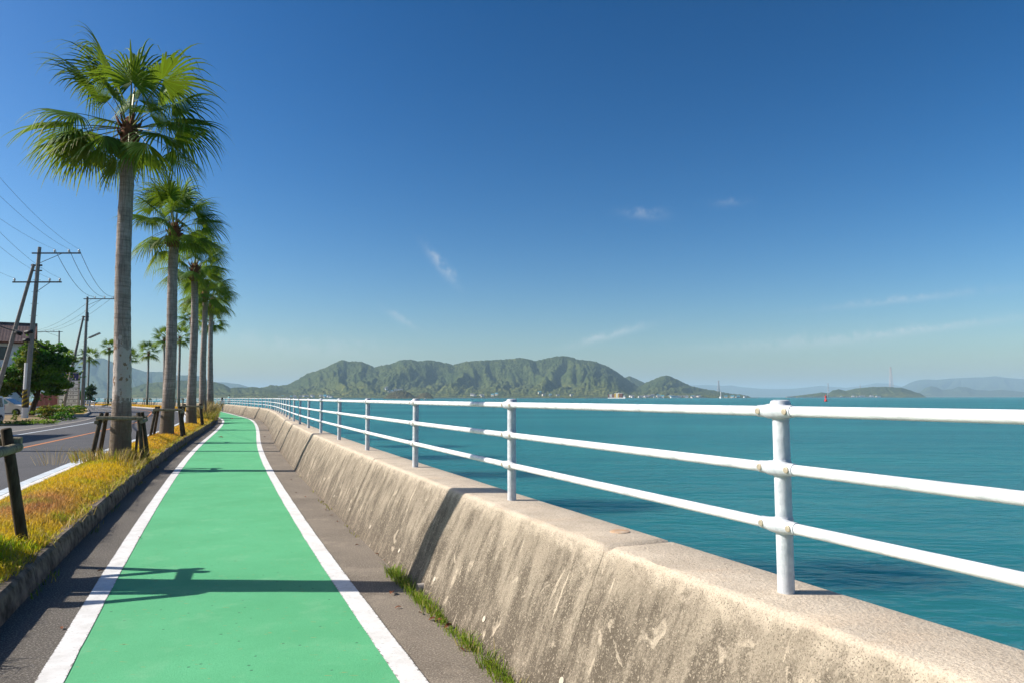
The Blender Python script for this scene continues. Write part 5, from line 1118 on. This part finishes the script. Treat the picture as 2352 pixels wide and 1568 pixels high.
def person(loc, rz, h, lb, top, legs, stride, armpose):
    root = empty('person', loc, rz, lb, 'person', 'people strolling at the bend'); k = h / 1.7
    J = [(0, 0, .95), (0, 0, 1.12), (0, .01, 1.30), (0, .01, 1.42), (0, .02, 1.50), (0, .03, 1.58), (0, .02, 1.67),
         (.09, 0, .90), (.10, stride * .5, .50), (.10, -stride * .3, .09), (.105, .13 - stride * .3, .03), (-.09, 0, .90), (-.10, -stride * .4, .50), (-.10, -stride, .09), (-.105, .13 - stride, .03),
         (.17, 0, 1.38), (.22, -.02, 1.12), (.24 + armpose[0], .08, .90), (.25 + armpose[0], .12, .80), (-.17, 0, 1.38), (-.22, .0, 1.12), (-.24, .06, .90), (-.25, .09, .80)]
    E = [(0, 1), (1, 2), (2, 3), (3, 4), (4, 5), (5, 6), (0, 7), (7, 8), (8, 9), (9, 10), (0, 11), (11, 12), (12, 13), (13, 14), (3, 15), (15, 16), (16, 17), (17, 18), (3, 19), (19, 20), (20, 21), (21, 22)]
    Rd = [(.15, .11), (.13, .10), (.15, .11), (.10, .09), .05, .085, .07, .085, .06, .045, .035, .085, .06, .045, .035, .055, .042, .034, .03, .055, .042, .034, .03]
    sc3 = lambda L: [tuple(c * k for c in p) for p in L]; sr = lambda L: [tuple(q * k for q in (r if hasattr(r, '__len__') else (r, r))) for r in L]
    me = skin_mesh(sc3(J), E, sr(Rd)); link_mesh('body', me, SKIN, root, True)
    # fingers and thumb on each hand
    # hair, shirt, trousers, shoes
    M_ = MB(); M_.lathe([(.02, 1.48), (.085, 1.50), (.112, 1.58), (.115, 1.66), (.085, 1.735), (.03, 1.765)], 14, (0, -.01, 0)); M_.v = [tuple(c * k for c in v) for v in M_.v]; M_.build('hair', HAIR, root, True)
    T = [0, 1, 2, 3, 15, 16, 17, 19, 20, 21]; idx = {j: i for i, j in enumerate(T)}; JJ = [J[j] for j in T]; JJ[0] = (0, 0, .86); EE = [(idx[a], idx[b_]) for a, b_ in E if a in idx and b_ in idx]
    link_mesh('shirt', skin_mesh(sc3(JJ), EE, sr([(.19, .135), (.165, .13), (.175, .135), (.12, .105), .07, .06, .052, .07, .06, .052])), top, root, True)
    T = [0, 7, 8, 9, 11, 12, 13]; idx = {j: i for i, j in enumerate(T)}; EE = [(idx[a], idx[b_]) for a, b_ in E if a in idx and b_ in idx]
    link_mesh('trousers', skin_mesh(sc3([J[j] for j in T]), EE, sr([(.16, .12), .10, .075, .058, .10, .075, .058])), legs, root, True)
    for j in (10, 14):
        M_ = MB(); x, y, z = J[j]; M_.tube([(x, y - .17, .05), (x, y - .1, .055), (x, y + .06, .04), (x, y + .10, .03)], [.04, .05, .045, .02], 8); M_.v = [tuple(c * k for c in v) for v in M_.v]; M_.build('shoe', SHOE, root, True)
    return root
pa = Kp(s_of_Y(87), -1.0, 0)
person((pa.x, pa.y, .012), .45, 1.66, 'adult in white shirt and blue jeans walking away along the path', SHIRT, JEANS, .22, (.02, 0))
s_c = s_of_Y(99); pc = dep(525.5, 930, 99.0)
person((pc.x, 99.0, WH), -.2, 1.22, 'child in mint top standing on the seawall by the railing', MINT, GREYP, .08, (.0, 0))
